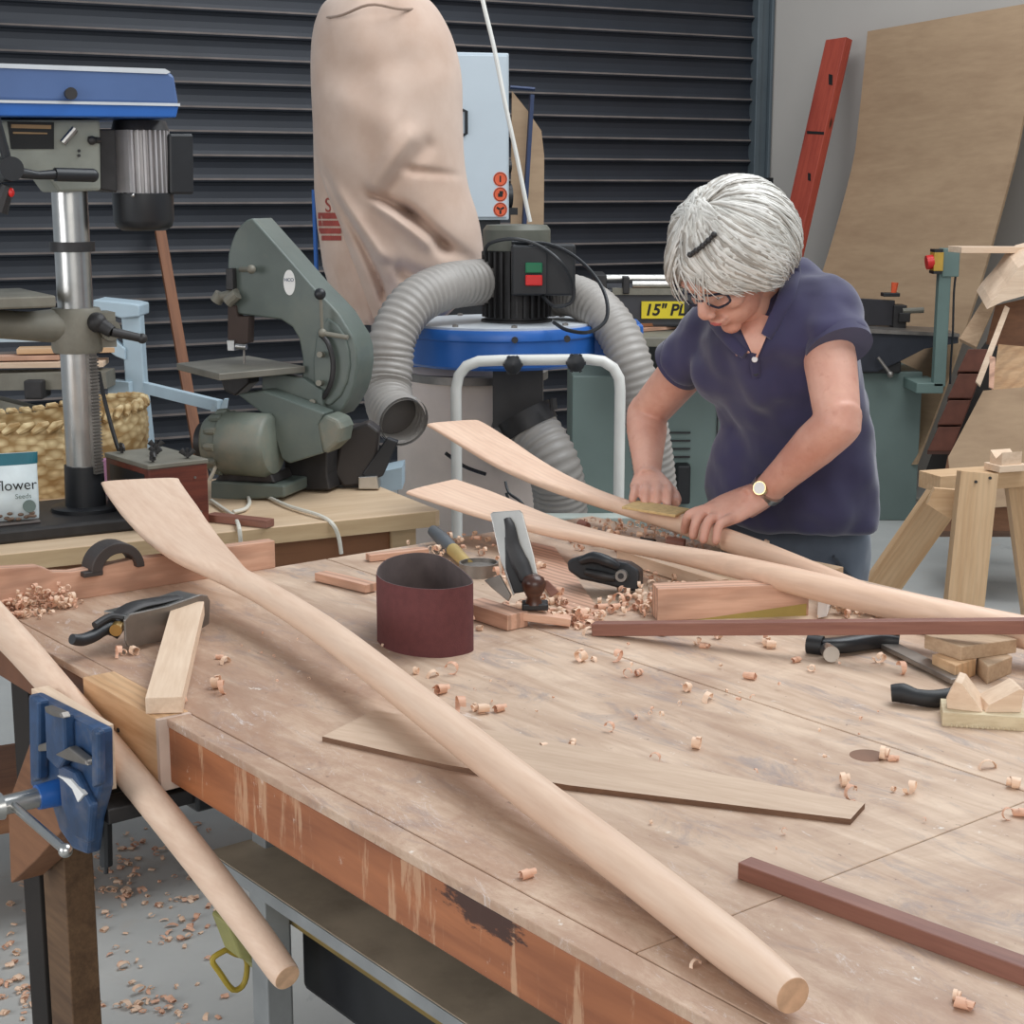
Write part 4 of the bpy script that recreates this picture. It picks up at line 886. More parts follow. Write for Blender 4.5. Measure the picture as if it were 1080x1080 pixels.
for z, w, d in ((0.0, .075, .012), (0.01, .076, .02), (0.05, .077, .026), (0.10, .077, .02), (0.125, .078, .008), (0.138, .079, .003)):
    rings.append([(w * math.copysign(abs(cos(2 * pi * j / 32)) ** .5, cos(2 * pi * j / 32)) - 0.02, d * sin(2 * pi * j / 32), z) for j in range(32)])
pb_ = MB(pm).loft(rings).build('packet_body', paint('packet_print', (212, 222, 224), 0.35), pk, smooth=50)
MB(pm).loft([[(x * 1.01, y * 1.05 - .0003, z) for x, y, z in [(w * math.copysign(abs(cos(2 * pi * j / 32)) ** .5, cos(2 * pi * j / 32)) - 0.02, d * sin(2 * pi * j / 32), z) for j in range(32)]] for z, w, d in ((0.115, .078, .0125), (0.138, .079, .0035))]).build('packet_band', paint('teal_print', (24, 92, 104), 0.4), pb_)
text('packet_text', 'Sunflower', pm @ T3(0.052, -0.0285, 0.075) @ R3('X', 84), 0.030, 'ink', pb_, 0.0003, 'RIGHT')
text('packet_text', 'Seeds', pm @ T3(0.040, -0.029, 0.052) @ R3('X', 90), 0.014, 'teal', pb_, 0.0003, 'RIGHT')
MB(pm @ T3(0.035, -0.0225, 0.03) @ R3('X', 90)).lathe([(0, 0), (0.013, 0), (0.013, 0.003), (0, 0.003)], n=24, cap=False).build('packet_badge', 'teal', pb_)
mb = MB(pm); random.seed(5)
for k in range(26): mb.ball((-0.085 + random.random() * 0.13, -0.020 - random.random() * 0.003, 0.004 + random.random() * 0.016), (0.006, 0.003, 0.0035), 8, 6)
mb.build('seed_picture', paint('seed_brown', (110, 88, 72), 0.6), pb_, smooth=True)
tag(MB(FR(PY(113, 500, 3.66), RA)).box(-0.014, 0.014, 0, 0.02, -0.06, 0.035).build('carton', paint('pink_violet_card', (170, 120, 150), 0.6), bevel=0.002), 'narrow pinkish carton between the steel column and the brown box', 'carton')

# ---- pale frame stand at the left
YS = 4.35
ss = thing('saw_stand', 'pale blue grey steel stand with a long arm behind the drill press', 'stand', (PY(142, 500, YS).x, YS, 0))
pp = PY(147, 400, YS)
a_, b_ = PY(140, 322, YS), PY(148, 475, YS)
MB().slab([PY(x, y, YS) for x, y in ((127, 322), (147, 320), (152, 400), (160, 475), (170, 640), (146, 640), (136, 475))], (0, 0.05, 0)).build('post', 'paleframe', ss, bevel=0.004)
MB().slab([PY(x, y, YS - .02) for x, y in ((98, 316), (138, 320), (147, 322), (147, 334), (128, 336), (98, 325))], (0, 0.12, 0)).build('cap_beam', 'paleframe', ss, bevel=0.004)
MB().slab([PY(x, y, YS - .01) for x, y in ((108, 352), (118, 356), (132, 368), (132, 380), (122, 376), (108, 366))], (0, 0.03, 0)).build('gusset', 'paleframe', ss, bevel=0.003)
plank('arm', None, None, PY(150, 408, YS + .02), PY(232, 428, YS - .2), 0.02, 0.030, 'paleframe', parent=ss)
MB().slab([PY(x, y, YS - .2) for x, y in ((224, 425), (229, 430), (233, 429), (236, 421), (240, 421), (238, 434), (222, 434))], (0, 0.02, 0)).build('arm_hook', 'paleframe', ss)
rl = plank('rail', None, None, PY(-60, 402, YS - .05), PY(117, 399, YS - .05), 0.10, 0.045, 'castgrey', parent=ss)
MB().box(PY(26, 410, YS - .12).x, PY(46, 410, YS - .12).x, YS - .13, YS - .05, zY(420, YS - .1), zY(400, YS - .1)).build('rail_clamp', 'castdark', ss, bevel=0.005)
plank('cross_member', None, None, PY(-20, 424, YS + .02), PY(80, 450, YS - .15), 0.04, 0.05, 'castgrey', parent=ss)
plank('cross_member', None, None, PY(118, 410, YS + .02), PY(140, 412, YS), 0.04, 0.05, 'paleframe', parent=ss)
MB().slab([PY(x, y, YS + .1) for x, y in ((-60, 640), (-40, 640), (-30, 400), (-50, 400))], (0, 0.05, 0)).build('post', 'paleframe', ss, bevel=0.003)
zr = zY(391, YS - .1) + 0.002
for k, (x0, x1, w, hh, mt, dy, lb) in enumerate(((-60, 112, .12, .014, 'pale', 0, 'wide tan board lowest on the pale steel rail'), (-60, 64, .06, .012, 'pink', -.02, 'pink board resting on the wide tan board'), (20, 124, .08, .014, 'pine', .03, 'honey coloured board reaching furthest right on the stand'), (-60, 66, .10, .022, 'paleframe', 0.08, 'pale grey panel topmost on the timber at the stand'))):
    A_, B_ = PY(x0, 385, YS - .05 + dy), PY(x1, 385, YS + 0.0 + dy); zz = zr + .010 + (0, .017, .034, .052)[k] + (0.012 if k == 3 else 0); A_.z = zz; B_.z = zz
    plank('timber_offcut' if k < 3 else 'panel_offcut', lb, 'board', A_, B_, w, hh, mt)
# ---- black and blue sander beside the bandsaw
sd = thing('bench_sander', 'low black and blue bench sander behind the oar blades', 'sander', PZ(390, 522, 0.85), RA)
Yq = 3.78
MB().slab([PY(x, y, Yq + .05) for x, y in ((340, 484), (352, 468), (371, 466), (371, 500), (345, 500))], (0, 0.06, 0)).build('blue_guard', 'blue', sd, bevel=0.003)
MB().slab([PY(x, y, Yq) for x, y in ((352, 500), (358, 470), (372, 452), (388, 446), (400, 455), (396, 490), (385, 512), (362, 514))], (0, 0.07, 0)).build('housing', paint('brown_black_housing', (44, 38, 36), 0.5), sd, bevel=0.006)
MB().slab([PY(x, y, Yq - .01) for x, y in ((408, 462), (420, 466), (404, 502), (390, 508), (382, 500))], (0, 0.03, 0)).build('arm', 'black', sd, bevel=0.003)
MB().slab([PY(x, y, Yq - .02) for x, y in ((378, 503), (398, 502), (400, 516), (378, 516))], (0, 0.06, 0)).build('foot', 'steel', sd, bevel=0.002)
MB().slab([PY(x, y, Yq + .02) for x, y in ((345, 500), (378, 504), (378, 518), (345, 516))], (0, 0.06, 0)).build('base', 'black', sd, bevel=0.002)
tag(MB().slab([PY(x, y, 3.98) for x, y in ((400, 498), (424, 493), (424, 516), (396, 520))], (0, 0.12, 0)).build('metal_tray', 'paleframe'), 'pale grey metal tray end behind the low black sander', 'tray')
tag(MB().box(PY(556, 545, 4.0).x, PY(700, 545, 4.0).x, 3.94, 4.0, zY(553, 4.0), zY(541, 4.0)).box(PY(560, 545, 4.0).x, PY(572, 545, 4.0).x, 3.95, 3.99, 0, zY(553, 4.0)).box(PY(686, 545, 4.0).x, PY(698, 545, 4.0).x, 3.95, 3.99, 0, zY(553, 4.0)).build('metal_rail', paint('pale_green_rail', (160, 166, 158), 0.5), bevel=0.003), 'pale green metal rail standing beyond the far corner of the workbench', 'rail')
# ================================================================ main workbench
wb = thing('workbench', 'large worn plywood workbench with stained orange front rail', 'workbench', None, mat=BM @ T3(1.22, 0.63, 0))
L, Wd = 2.44, 1.26
MB(BM).box(0.0, 1.470, 0.034, 0.6285, 0.889, 0.9).box(1.4715, L, 0.034, 0.6285, 0.889, 0.9).box(0, L, 0.6315, Wd, 0.889, 0.9).box(0, 0.41, 0.0, 0.0325, 0.889, 0.9).box(0.633, L, 0.0, 0.0325, 0.889, 0.8995).build('bench_top', 'bench', wb, bevel=0.0008, seg=1, org=(0, 0, 0))
wb_top = bpy.data.objects['bench_top']
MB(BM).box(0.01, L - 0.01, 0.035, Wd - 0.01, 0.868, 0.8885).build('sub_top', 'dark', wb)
def apron_mat():
    t = NT('apron_with_black_smear'); v = t.coord((1, 8, 8)); n = t.noise(v, 3, 6, 0.6, 0.4)
    col = t.ramp(n, [(0.3, lin((126, 72, 44))), (0.7, lin((174, 108, 68)))])
    w = t.noise(t.coord((9, 1, 1.2)), 3.5, 6, 0.7, 0.2)
    col = t.mix(t.ramp(w, [(0.54, K0), (0.60, (0.5,) * 3 + (1,))]), col, lin((206, 168, 134)))
    c = t.noise(t.coord((3, 1, 2)), 7, 8, 0.8); col = t.mix(t.ramp(c, [(0.62, K0), (0.67, (0.8,) * 3 + (1,))]), col, lin((222, 204, 188)))
    tc = t.coord((1, 1, 1)); sb = t.n('ShaderNodeVectorMath', operation='SUBTRACT'); t.l(tc, sb.inputs[0])
    q = BI @ BPY(505, 958, 0.0); sb.inputs[1].default_value = (q.x - APX, 0, q.z - APZ)
    ml = t.n('ShaderNodeVectorMath', operation='MULTIPLY'); t.l(sb.outputs[0], ml.inputs[0]); ml.inputs[1].default_value = (1, 0, 2.6)
    ln = t.n('ShaderNodeVectorMath', operation='LENGTH'); t.l(ml.outputs[0], ln.inputs[0])
    mr = t.n('ShaderNodeMapRange'); mr.inputs['From Min'].default_value = 0.02; mr.inputs['From Max'].default_value = 0.10; mr.inputs['To Min'].default_value = 0.66; mr.inputs['To Max'].default_value = 0.0
    t.l(ln.outputs['Value'], mr.inputs[0]); nz = t.noise(t.coord((3, 1, 9)), 14, 6, 0.7)
    ad = t.n('ShaderNodeMath', operation='ADD'); t.l(mr.outputs[0], ad.inputs[0]); t.l(nz, ad.inputs[1])
    col = t.mix(t.ramp(ad.outputs[0], [(0.80, K0), (0.90, (0.9,) * 3 + (1,))]), col, lin((46, 26, 24)))
    t.col(col); t.bump(n, 0.1, 0.001); return t.set(0.45)
APX, APZ = 1.22, 0
M['apron'] = apron_mat()
MB(BM).box(0.634, L, 0.002, 0.034, 0.815, 0.8885).build('front_rail', 'apron', wb, bevel=0.002, org=(0, 0, 0))
MB(BM).box(0.0, 0.41, 0.002, 0.034, 0.815, 0.8885).build('front_rail', paint('dark_rail', (112, 72, 50), 0.5, dirt=(70, 44, 32)), wb, bevel=0.002)
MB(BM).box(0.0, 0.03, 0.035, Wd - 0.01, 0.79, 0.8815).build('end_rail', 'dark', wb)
MB(BM).box(0.03, L, Wd - 0.045, Wd - 0.01, 0.79, 0.8815).build('back_rail', 'rear_brown', wb)
hp_ = BI @ PZ(915, 797, 0.9)
MB(BM @ T3(hp_.x, hp_.y, 0.9)).lathe([(0, 0.0003), (0.021, 0.0003), (0.021, -0.001), (0, -0.001)], n=28, cap=False).build('round_plug', paint('plug_brown', (124, 90, 70), 0.7), wb_top, label='dark brown round plug')
q = BI @ BPY(70, 960, 0.04)
MB(BM).box(q.x - 0.088, q.x, 0.04, 0.088, 0, 0.866).build('leg', 'brownpost', wb, bevel=0.002)
MB(BM).box(0.0, 0.07, 0.04, 0.11, 0, 0.79).build('leg', 'dark', wb, bevel=0.002)
MB(BM).box(0.02, 0.10, 1.12, 1.20, 0, 0.866).build('leg', 'brownpost', wb, bevel=0.002)
MB(BM).box(2.3, 2.38, 1.12, 1.20, 0, 0.866).build('leg', 'brownpost', wb, bevel=0.002)
w = [BPY(x, y, -0.02) for x, y in ((35, 772), (8, 848), (11, 932), (40, 905), (72, 868), (72, 800))]
MB().slab(w, BV * 0.055).build('vice_wedge', 'rear_brown', wb, bevel=0.003)
# stained end stop with shaped top
lp = [(-60, 604), (0, 599), (40, 597), (50, 600), (56, 603), (75, 603), (92, 600), (110, 597), (122, 594), (145, 589), (165, 587), (200, 583), (242, 576), (290, 570)]
pts = [BPX(x, y, 0.004) for x, y in lp]; base = [p.copy() for p in pts]
for p in base: p.z = 0.8995
mb = MB().slab(pts + base[::-1], BU * -0.022); o = mb.build('end_stop', 'pink', frame=BM @ R3('Z', 90) @ T3(0, 0, 0.9), bevel=0.002)
tag(o, 'long pink timber stop with a dipped top along the end of the workbench', 'board')
# shelf, legs and case under the bench
SZ = 0.52
def under(px, py, z): return BI @ PZ(px, py, z)
SZ, xs, ys = 0.60, 0.405, 0.168
lw = thing('under_bench_stand', 'grey steel legged stand with a brown grey shelf under the workbench', 'stand', None, mat=BM @ T3(xs + 0.6, ys + 0.3, 0))
MB(BM).box(xs, xs + 1.5, ys, ys + 0.62, SZ - 0.020, SZ).build('shelf_top', 'shelfgrey', lw, bevel=0.001)
MB(BM).box(xs, xs + 1.5, ys - 0.002, ys, SZ - 0.019, SZ - 0.001).build('shelf_edge', 'leggrey', lw)
a1 = BI @ PP(266, 1040, B(0, ys + 0.02), BV)
MB(BM).box(a1.x, a1.x + 0.045, ys + 0.02, ys + 0.06, 0, SZ - 0.02).build('leg', 'leggrey', lw, bevel=0.002)
MB(BM).box(xs + 0.005, xs + 0.045, ys + 0.07, ys + 0.11, 0, 0.785).build('leg', 'leggrey', lw, bevel=0.002)
MB(BM).box(xs + 1.40, xs + 1.45, ys + 0.02, ys + 0.06, 0, SZ - 0.02).build('leg', 'leggrey', lw, bevel=0.002)
MB(BM).box(xs + 1.40, xs + 1.45, ys + 0.5, ys + 0.56, 0, SZ - 0.02).build('leg', 'leggrey', lw, bevel=0.002)
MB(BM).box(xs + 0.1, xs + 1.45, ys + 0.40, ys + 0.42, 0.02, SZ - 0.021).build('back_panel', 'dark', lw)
cs = thing('tool_case', 'dull yellow plastic case with a wire latch under the grey shelf', 'case', None, mat=BM @ T3(xs + 0.16, ys + 0.17, SZ - 0.16))
c0 = Vector((0, 0, 0.575))
MB(BM).box(xs + 0.06, xs + 0.50, ys + 0.065, ys + 0.34, c0.z - 0.07, SZ - 0.022).build('case_lid', 'yellowdull', cs, bevel=0.01)
MB(BM).box(xs + 0.07, xs + 0.49, ys + 0.11, ys + 0.33, c0.z - 0.2, c0.z - 0.07).build('case_body', 'black', cs, bevel=0.01)
d0 = xs + 0.02
P_ = [PP(x, y, B(d0, 0), BU) for x, y in ((236, 1003), (224, 1012), (232, 1026), (246, 1044), (258, 1036), (260, 1012), (248, 1006), (240, 1002), (236, 1003))]
MB().tube(smoothpath(P_, 4), 0.0045, 8).build('latch', paint('latch_yellow', (172, 148, 56), 0.45), cs, smooth=True)
MB().slab([PP(x, y, B(d0 + .01, 0), BU) for x, y in ((222, 962), (232, 955), (262, 985), (264, 1020), (250, 1004), (236, 998))], BU * 0.05).build('case_side', paint('green_yellow', (150, 146, 92), 0.5), cs, bevel=0.004)

# ================================================================ vice
vc = thing('bench_vice', 'blue woodworking vice with timber cheeks clamping the near oar', 'vice', None, mat=BM @ T3(0.51, -0.06, 0.8))
o = MB(BM).box(0.411, 0.632, -0.012, 0.034, 0.805, 0.901).build('rear_cheek', 'pine', vc, bevel=0.0015)
MB(BM).box(0.632, 0.640, -0.012, 0.034, 0.806, 0.900).build('cheek_end', paint('layered_ply_end', (196, 172, 156), 0.7), o)
for dx, dz in ((0.11, -0.045), (0.115, -0.06)): MB(BM).cyl((0.41 + dx, -0.012, 0.9 + dz), (0.41 + dx, -0.0135, 0.9 + dz), 0.003, 8).build('screw', 'castdark', o)
MB(BM).box(0.405, 0.610, -0.082, -0.058, 0.812, 0.897).build('front_cheek', 'pale', vc, bevel=0.001)
VP = lambda px, py, y=-0.100: BPY(px, py, y)
jw = MB().slab([VP(*p, -0.103) for p in ((29, 732), (103, 770), (104, 832), (100, 848), (95, 866), (91, 902), (76, 896), (62, 876), (54, 850), (40, 838), (31, 828))], BV * 0.021).build('front_jaw', 'viceblue', vc, bevel=0.005)
mb = MB()
mb.slab([VP(*p, -0.118) for p in ((30, 734), (40, 740), (40, 822), (32, 826))], BV * 0.016)
mb.slab([VP(*p, -0.118) for p in ((46, 745), (66, 755), (68, 800), (60, 812), (48, 800))], BV * 0.016)
mb.slab([VP(*p, -0.114) for p in ((95, 768), (102, 772), (103, 828), (96, 832))], BV * 0.012)
mb.slab([VP(*p, -0.114) for p in ((60, 806), (78, 815), (95, 850), (92, 890), (78, 884), (64, 850))], BV * 0.012)
mb.build('jaw_ribs', 'viceblue', jw, bevel=0.004)
mb = MB().slab([VP(*p, -0.121) for p in ((46, 745), (63, 752), (66, 758), (56, 756), (48, 752))], BV * 0.012)
mb.slab([VP(*p, -0.119) for p in ((57, 796), (72, 788), (90, 802), (92, 808), (70, 802))], BV * 0.012)
mb.slab([VP(*p, -0.117) for p in ((38, 786), (52, 782), (53, 792), (40, 793))], BV * 0.012)
mb.build('dog_plate', 'dullsteel', jw, bevel=0.002)
MB().slab([VP(*p, -0.117) for p in ((60, 818), (74, 822), (88, 838), (82, 846), (76, 832), (66, 822))], BV * 0.006).build('worn_patch', 'cloth_white', jw)
s0 = VP(52, 838, -0.116); s1 = s0 - BV * 0.016; s2 = s0 - BV * 0.062
MB().cyl(s0 + BV * 0.02, s1, 0.018, 24, 0.016).build('screw_collar', paint('bright_blue_collar', (38, 90, 160), 0.35), vc, smooth=30)
MB().cyl(s1, s2, 0.013, 20, 0.0125).cyl(s2, s2 - BV * 0.012, 0.0175, 20, 0.0155).build('screw_head', 'steel', vc, smooth=30)
h_c = s2 + BV * 0.012
h0, h1_ = h_c + Vector((-0.0, 0.0, 0.012)) - BU * 0.01, BPY(69, 897, -0.172)
dr = (h1_ - h_c).normalized()
MB().cyl(h_c - dr * 0.018, h1_, 0.0058, 14).ball(h1_, 0.0085).build('tommy_bar', 'steel', vc, smooth=True)
for xx, zz in ((0.45, 0.785), (0.585, 0.785)): MB(BM).cyl((xx, -0.09, zz), (xx, 0.30, zz), 0.011, 14).build('guide_rod', 'castdark', vc, smooth=True)
MB(BM).cyl((0.51, -0.09, 0.765), (0.51, 0.3, 0.765), 0.012, 12).build('main_screw', 'castdark', vc, smooth=True)
MB(BM).box(0.41, 0.64, 0.036, 0.16, 0.765, 0.79).build('rear_jaw', 'black', vc, bevel=0.004)
t0 = BM @ Vector((0.605, -0.05, 0.79)); 
MB().cyl(BPY(111, 856, -0.06), BPY(112, 912, -0.06), 0.0085, 12).cyl(BPY(112, 912, -0.06), BPY(112, 921, -0.06), 0.003, 8).build('release_rod', 'black', vc, smooth=30)
MB(BM).box(0.585, 0.63, -0.08, 0.06, 0.775, 0.795).build('jaw_bracket', 'castdark', vc, bevel=0.002)

# ================================================================ oars
def oar(name, label, st, mtl, side=None, k=7, group=None, n=28):
    P = smoothpath([s[0] for s in st], k); R = lerp_list([(s[1] / 2, s[2] / 2) for s in st], k)
    d = (P[-1] - P[0]); d.z = 0; d.normalize(); sd = Vector((-d.y, d.x, 0)) if side is None else Vector(side)
    m = orient(P[0], P[0] + d)
    # super-ellipse that turns from round shaft into flat blade
    rings = []
    for i, p in enumerate(P):
        t = (P[min(i + 1, len(P) - 1)] - P[max(i - 1, 0)]).normalized(); a = (sd - t * sd.dot(t)).normalized(); b = t.cross(a)
        ra, rb = R[i]; e = 1.0 if ra / rb < 1.6 else max(0.55, 1.0 - 0.25 * (ra / rb - 1.6)); rg = []
        for j in range(n):
            th = 2 * pi * j / n; c_, s_ = cos(th), sin(th); c_ = math.copysign(abs(c_) ** e, c_); s_ = math.copysign(abs(s_) ** e, s_)
            rg.append(p + a * ra * c_ + b * rb * s_)
        rings.append(rg)
    o = MB().loft(rings, cap=True).build(name, mtl, frame=m, smooth=55)
    tag(o, label, 'oar', group)
    p, q = P[0], P[0] - (P[1] - P[0]).normalized() * 0.0006
    r = R[0][0] * 0.985
    MB().cyl(p, q, r, 28).build('end_grain', 'endgrain', o, label='cut end of the shaft')
    return o
def pz(x, y, z): return PZ(x, y, z)
oar('wooden_oar', 'pale timber oar lying diagonally across the front of the workbench', [
    (pz(836, 1050, .922), .031, .031), (pz(816, 1034, .923), .036, .036), (pz(770, 998, .924), .042, .042), (pz(680, 928, .928), .043, .043), (pz(560, 836, .936), .043, .043), (pz(450, 749, .944), .042, .042),
    (pz(350, 671, .952), .041, .041), (pz(285, 629, .958), .042, .038), (pz(248, 609, .962), .052, .032), (pz(228, 596, .966), .075, .026), (pz(208, 582, .970), .100, .021), (pz(188, 563, .976), .122, .017), (pz(168, 538, .990), .138, .014), (pz(153, 517, 1.003), .144, .012), (pz(148, 508, 1.010), .145, .011)], 'oar')
vp = lambda x, y: BPY(x, y, -0.035)
oar('wooden_oar', 'pale oar shaft clamped in the blue vice and hanging over the floor', [
    (vp(303, 1031), .030, .030), (vp(296, 1022), .034, .034), (vp(262, 975), .037, .037), (vp(190, 882), .040, .040), (vp(120, 796), .041, .041), (vp(70, 738), .041, .044), (vp(30, 692), .042, .052), (vp(0, 660), .036, .064), (vp(-40, 618), .028, .085), (vp(-100, 560), .018, .13), (vp(-150, 505), .013, .145), (vp(-190, 460), .011, .15)], 'oar', side=tuple(BV))
oar('wooden_oar', 'pink timber oar lying among the tools behind the upright hand plane', [
    (pz(1240, 703, .940), .040, .040), (pz(1150, 683, .943), .046, .046), (pz(1085, 668, .947), .047, .047), (pz(1000, 650, .954), .046, .046), (pz(900, 628, .959), .044, .044), (pz(830, 611, .960), .042, .042), (pz(760, 594, .956), .038, .036), (pz(700, 582, .952), .040, .028), (pz(640, 570, .949), .052, .024), (pz(592, 559, .950), .075, .020), (pz(552, 547, .955), .105, .017), (pz(520, 536, .962), .130, .015), (pz(490, 525, .971), .146, .013), (pz(462, 515.5, .980), .152, .011), (pz(456, 513.5, .982), .152, .011)], 'oar_pink')
oar('wooden_oar', 'oar held and sanded by the woman, its blade lifted highest', [
    (pz(995, 660, .917), .030, .030), (pz(975, 653, .918), .033, .033), (pz(940, 639, .921), .038, .038), (pz(889, 619, .927), .041, .041), (pz(800, 582, .938), .041, .041), (pz(720, 553, .946), .040, .038), (pz(665, 537, .952), .044, .030), (pz(620, 522, .960), .062, .024), (pz(580, 506, .971), .088, .019), (pz(545, 488, .988), .112, .016), (pz(515, 469, 1.008), .126, .014), (pz(488, 452, 1.028), .132, .012), (pz(478, 446.5, 1.034), .132, .011)], 'oar_pink')

# ================================================================ things on the bench
# sanding belt
loop = [(397, 606), (400, 597), (410, 589), (428, 584), (447, 583), (466, 587), (482, 597), (493, 606), (498.5, 612.5), (497, 616), (486, 619), (465, 621.5), (440, 620.5), (418, 617), (404, 612)]
LP = smoothpath([PZ(x, y, 1.0) for x, y in loop] + [PZ(*loop[0], 1.0)], 5)[:-1]
cc = sum(LP, Vector()) / len(LP); n = len(LP)
def off(i, d):
    t = (LP[(i + 1) % n] - LP[i - 1]).normalized(); nn = Vector((t.y, -t.x, 0)); 
    if nn.dot(LP[i] - cc) < 0: nn = -nn
    return LP[i] + nn * d
ro = lambda d, z: [Vector((*off(i, d).xy, z)) for i in range(n)]
sb_ = thing('sanding_belt', 'maroon sanding belt standing on edge as an oval loop', 'sanding belt', (cc.x, cc.y, 0.9))
MB().loft([ro(0.0005, 0.9), ro(0.0005, 1.0)], cap=False).loft([ro(0.0005, 1.0), ro(0, 1.0)], cap=False).build('abrasive_face', 'beltout', sb_, smooth=60)
MB().loft([ro(-0.001, 1.0), ro(-0.001, 0.9)], cap=False).loft([ro(0.0, 1.0), ro(-0.001, 1.0)], cap=False).build('cloth_backing', 'beltin', sb_, smooth=60)

plank('timber_offcut', 'pale tapered board leaning on the hand plane at the bench edge', 'offcut', PZ(173, 744, .9125), PZ(199, 642, .938), 0.046, 0.022, 'pale')
# thin plywood lath under the front oar
lth = MB().slab([PZ(x, y, .9) for x, y in ((340, 782), (395, 754), (600, 790), (912, 853), (897, 870), (600, 834), (470, 812))], (0, 0, 0.0065)); lth.mi = [0, 0] + [1] * 7
tag(lth.build('plywood_lath', ['ply', 'ply_edge'], frame=FR(PZ(340, 783, .9), BA + 0.42)), 'long thin tapered plywood piece under the front oar', 'plywood offcut')
plank('timber_batten', 'dark red brown stick at the near right of the workbench', 'batten', PZ(785, 915, .9085), PZ(1200, 1068, .9085), 0.021, 0.017, 'darkred')
plank('timber_batten', 'long dark red strip lying in front of the pink timber block', 'batten', PZ(626, 663, .909), PZ(1150, 659.5, .984), 0.020, 0.019, 'darkred')
a_, b_ = PZ(692, 657, .9), PZ(852, 651, .9)
a_ = a_ + Vector((0, .03, .0255)); b_ = b_ + Vector((0, .03, .0255))
blk = plank('timber_block', 'pink sawn timber block with a yellow painted lower edge', 'wood block', a_, b_, 0.04, 0.051, 'grey_wood' if 0 else 'pink', bevel=0.0015)
mB = orient(a_, b_); Lb = (b_ - a_).length
MB(mB).prism([(0.06, -0.0255), (Lb - 0.004, -0.0255), (Lb - 0.004, -0.006)], 0.0, 0.0006, R3('X', 90) @ T3(0, 0, 0.0202)).build('yellow_edge', paint('yellow_stain', (168, 146, 78), 0.6), blk, label='yellow painted edge')
plank('timber_batten', 'pale stick half under the pink oar beside the pink block', 'batten', PZ(656, 585, .912), PZ(762, 618, .912), 0.024, 0.022, 'pale')
tag(MB().slab([PZ(x, y, .9) for x, y in ((733, 622), (768, 629), (812, 617), (776, 609))], (0, 0, .016)).build('timber_offcut', 'grey_wood', frame=FR(PZ(733, 622, .9), BA + .3), bevel=0.001), 'flat greyish offcut lying behind the pink timber block', 'offcut')
tag(MB().slab([PZ(x, y, .9) for x, y in ((548, 572), (585, 580), (634, 650), (627, 664), (606, 662), (570, 618))], (0, 0, .006)).build('board_offcut', 'pink', frame=FR(PZ(560, 575, .9), BA)), 'flat pink board covered in shavings right of the upright plane', 'board offcut')
plank('timber_offcut', 'small pink slat lying left of the sanding belt', 'offcut', PZ(338, 607, .909), PZ(392, 620, .909), 0.026, 0.014, 'pink')
plank('timber_offcut', 'pink slat lying behind the sanding belt near the bench end', 'offcut', PZ(388, 588, .907), PZ(450, 581, .907), 0.022, 0.012, 'pink')
plank('timber_block', 'dull pink block under the upright hand plane', 'wood block', PZ(499, 640, .913), PZ(546, 655, .913), 0.04, 0.024, 'darkred' if 0 else 'pink')
plank('timber_offcut', 'short pink wedge beside the toe of the upright plane', 'offcut', PZ(548, 648, .918), PZ(602, 655, .909), 0.025, 0.012, 'shave2')
plank('timber_block', 'grey tan block end under the far oar beside the woman', 'wood block', PZ(800, 590, .912), PZ(880, 607, .912), 0.05, 0.022, 'grey_wood')
# semicircular iron on the end stop
sc = BPX(119, 598, -0.005); m = FR(sc, BA + pi / 2)
prof_o = [(0.047 * cos(pi * i / 20), 0.046 * sin(pi * i / 20) - 0.002) for i in range(21)]
prof_i = [(0.030 * cos(pi * i / 20) + 0.003, 0.028 * sin(pi * i / 20) - 0.002) for i in range(20, -1, -1)]
ic = MB(m @ R3('X', 90)).prism(prof_o + prof_i, -0.020, 0.022)
ic.m = m; ic.box(-0.060, -0.026, -0.022, 0.020, -0.006, 0.003)
tag(ic.build('half_round_clamp', paint('dark_worn_iron', (72, 66, 64), 0.5, 0.4), bevel=0.002), 'dark half round iron clamp head standing on the pink end stop', 'clamp')

# ---- hand plane lying on its side (left)
def plane_common(): pass
n1 = (BU * 0.1 - BV * 0.99).normalized()
o1 = PZ(178, 676, .902); xx = (PZ(222, 659, .902) - PZ(135, 684, .902)).normalized(); n1 = Vector((xx.y, -xx.x, 0.0)).normalized()
hp1 = thing('hand_plane', 'steel hand plane lying on its side by the leaning pale board', 'hand plane', o1)
PL = lambda x, y, d=0.0: PP(x, y, o1 - n1 * d, n1)
MB().slab([PL(*p) for p in ((132, 654), (133, 676), (136, 683), (145, 682), (178, 675), (215, 662), (221, 658), (222, 634), (219, 628), (212, 627), (178, 639), (137, 648))], -n1 * 0.005).build('sole', 'dullsteel', hp1, bevel=0.0015)
MB().slab([PL(*p, .005) for p in ((136, 650), (178, 640), (214, 628), (220, 634), (219, 640), (178, 652), (136, 663))], -n1 * 0.055).build('side_wall', 'steel', hp1, bevel=0.001)
MB().tube(smoothpath([PL(118, 655, .03), PL(140, 640, .035), PL(165, 634, .035), PL(188, 630, .03)], 5), lerp_list([(.012, .006), (.016, .006), (.016, .005), (.01, .003)], 5), 12).build('lever_cap', 'castdark', hp1, smooth=True)
MB().tube(smoothpath([PL(128, 668, .02), PL(118, 662, .03), PL(110, 664, .03), PL(98, 671, .03), PL(86, 675, .03), PL(76, 674, .03)], 6), lerp_list([.010, .012, .009, .009, .009, .0075], 6), 14).build('rear_tote', 'black', hp1, smooth=True)
MB().tube(smoothpath([PL(100, 660, .03), PL(116, 651, .03), PL(130, 652, .02)], 4), [0.006] * 9, 10).build('frog', 'castdark', hp1, smooth=True)
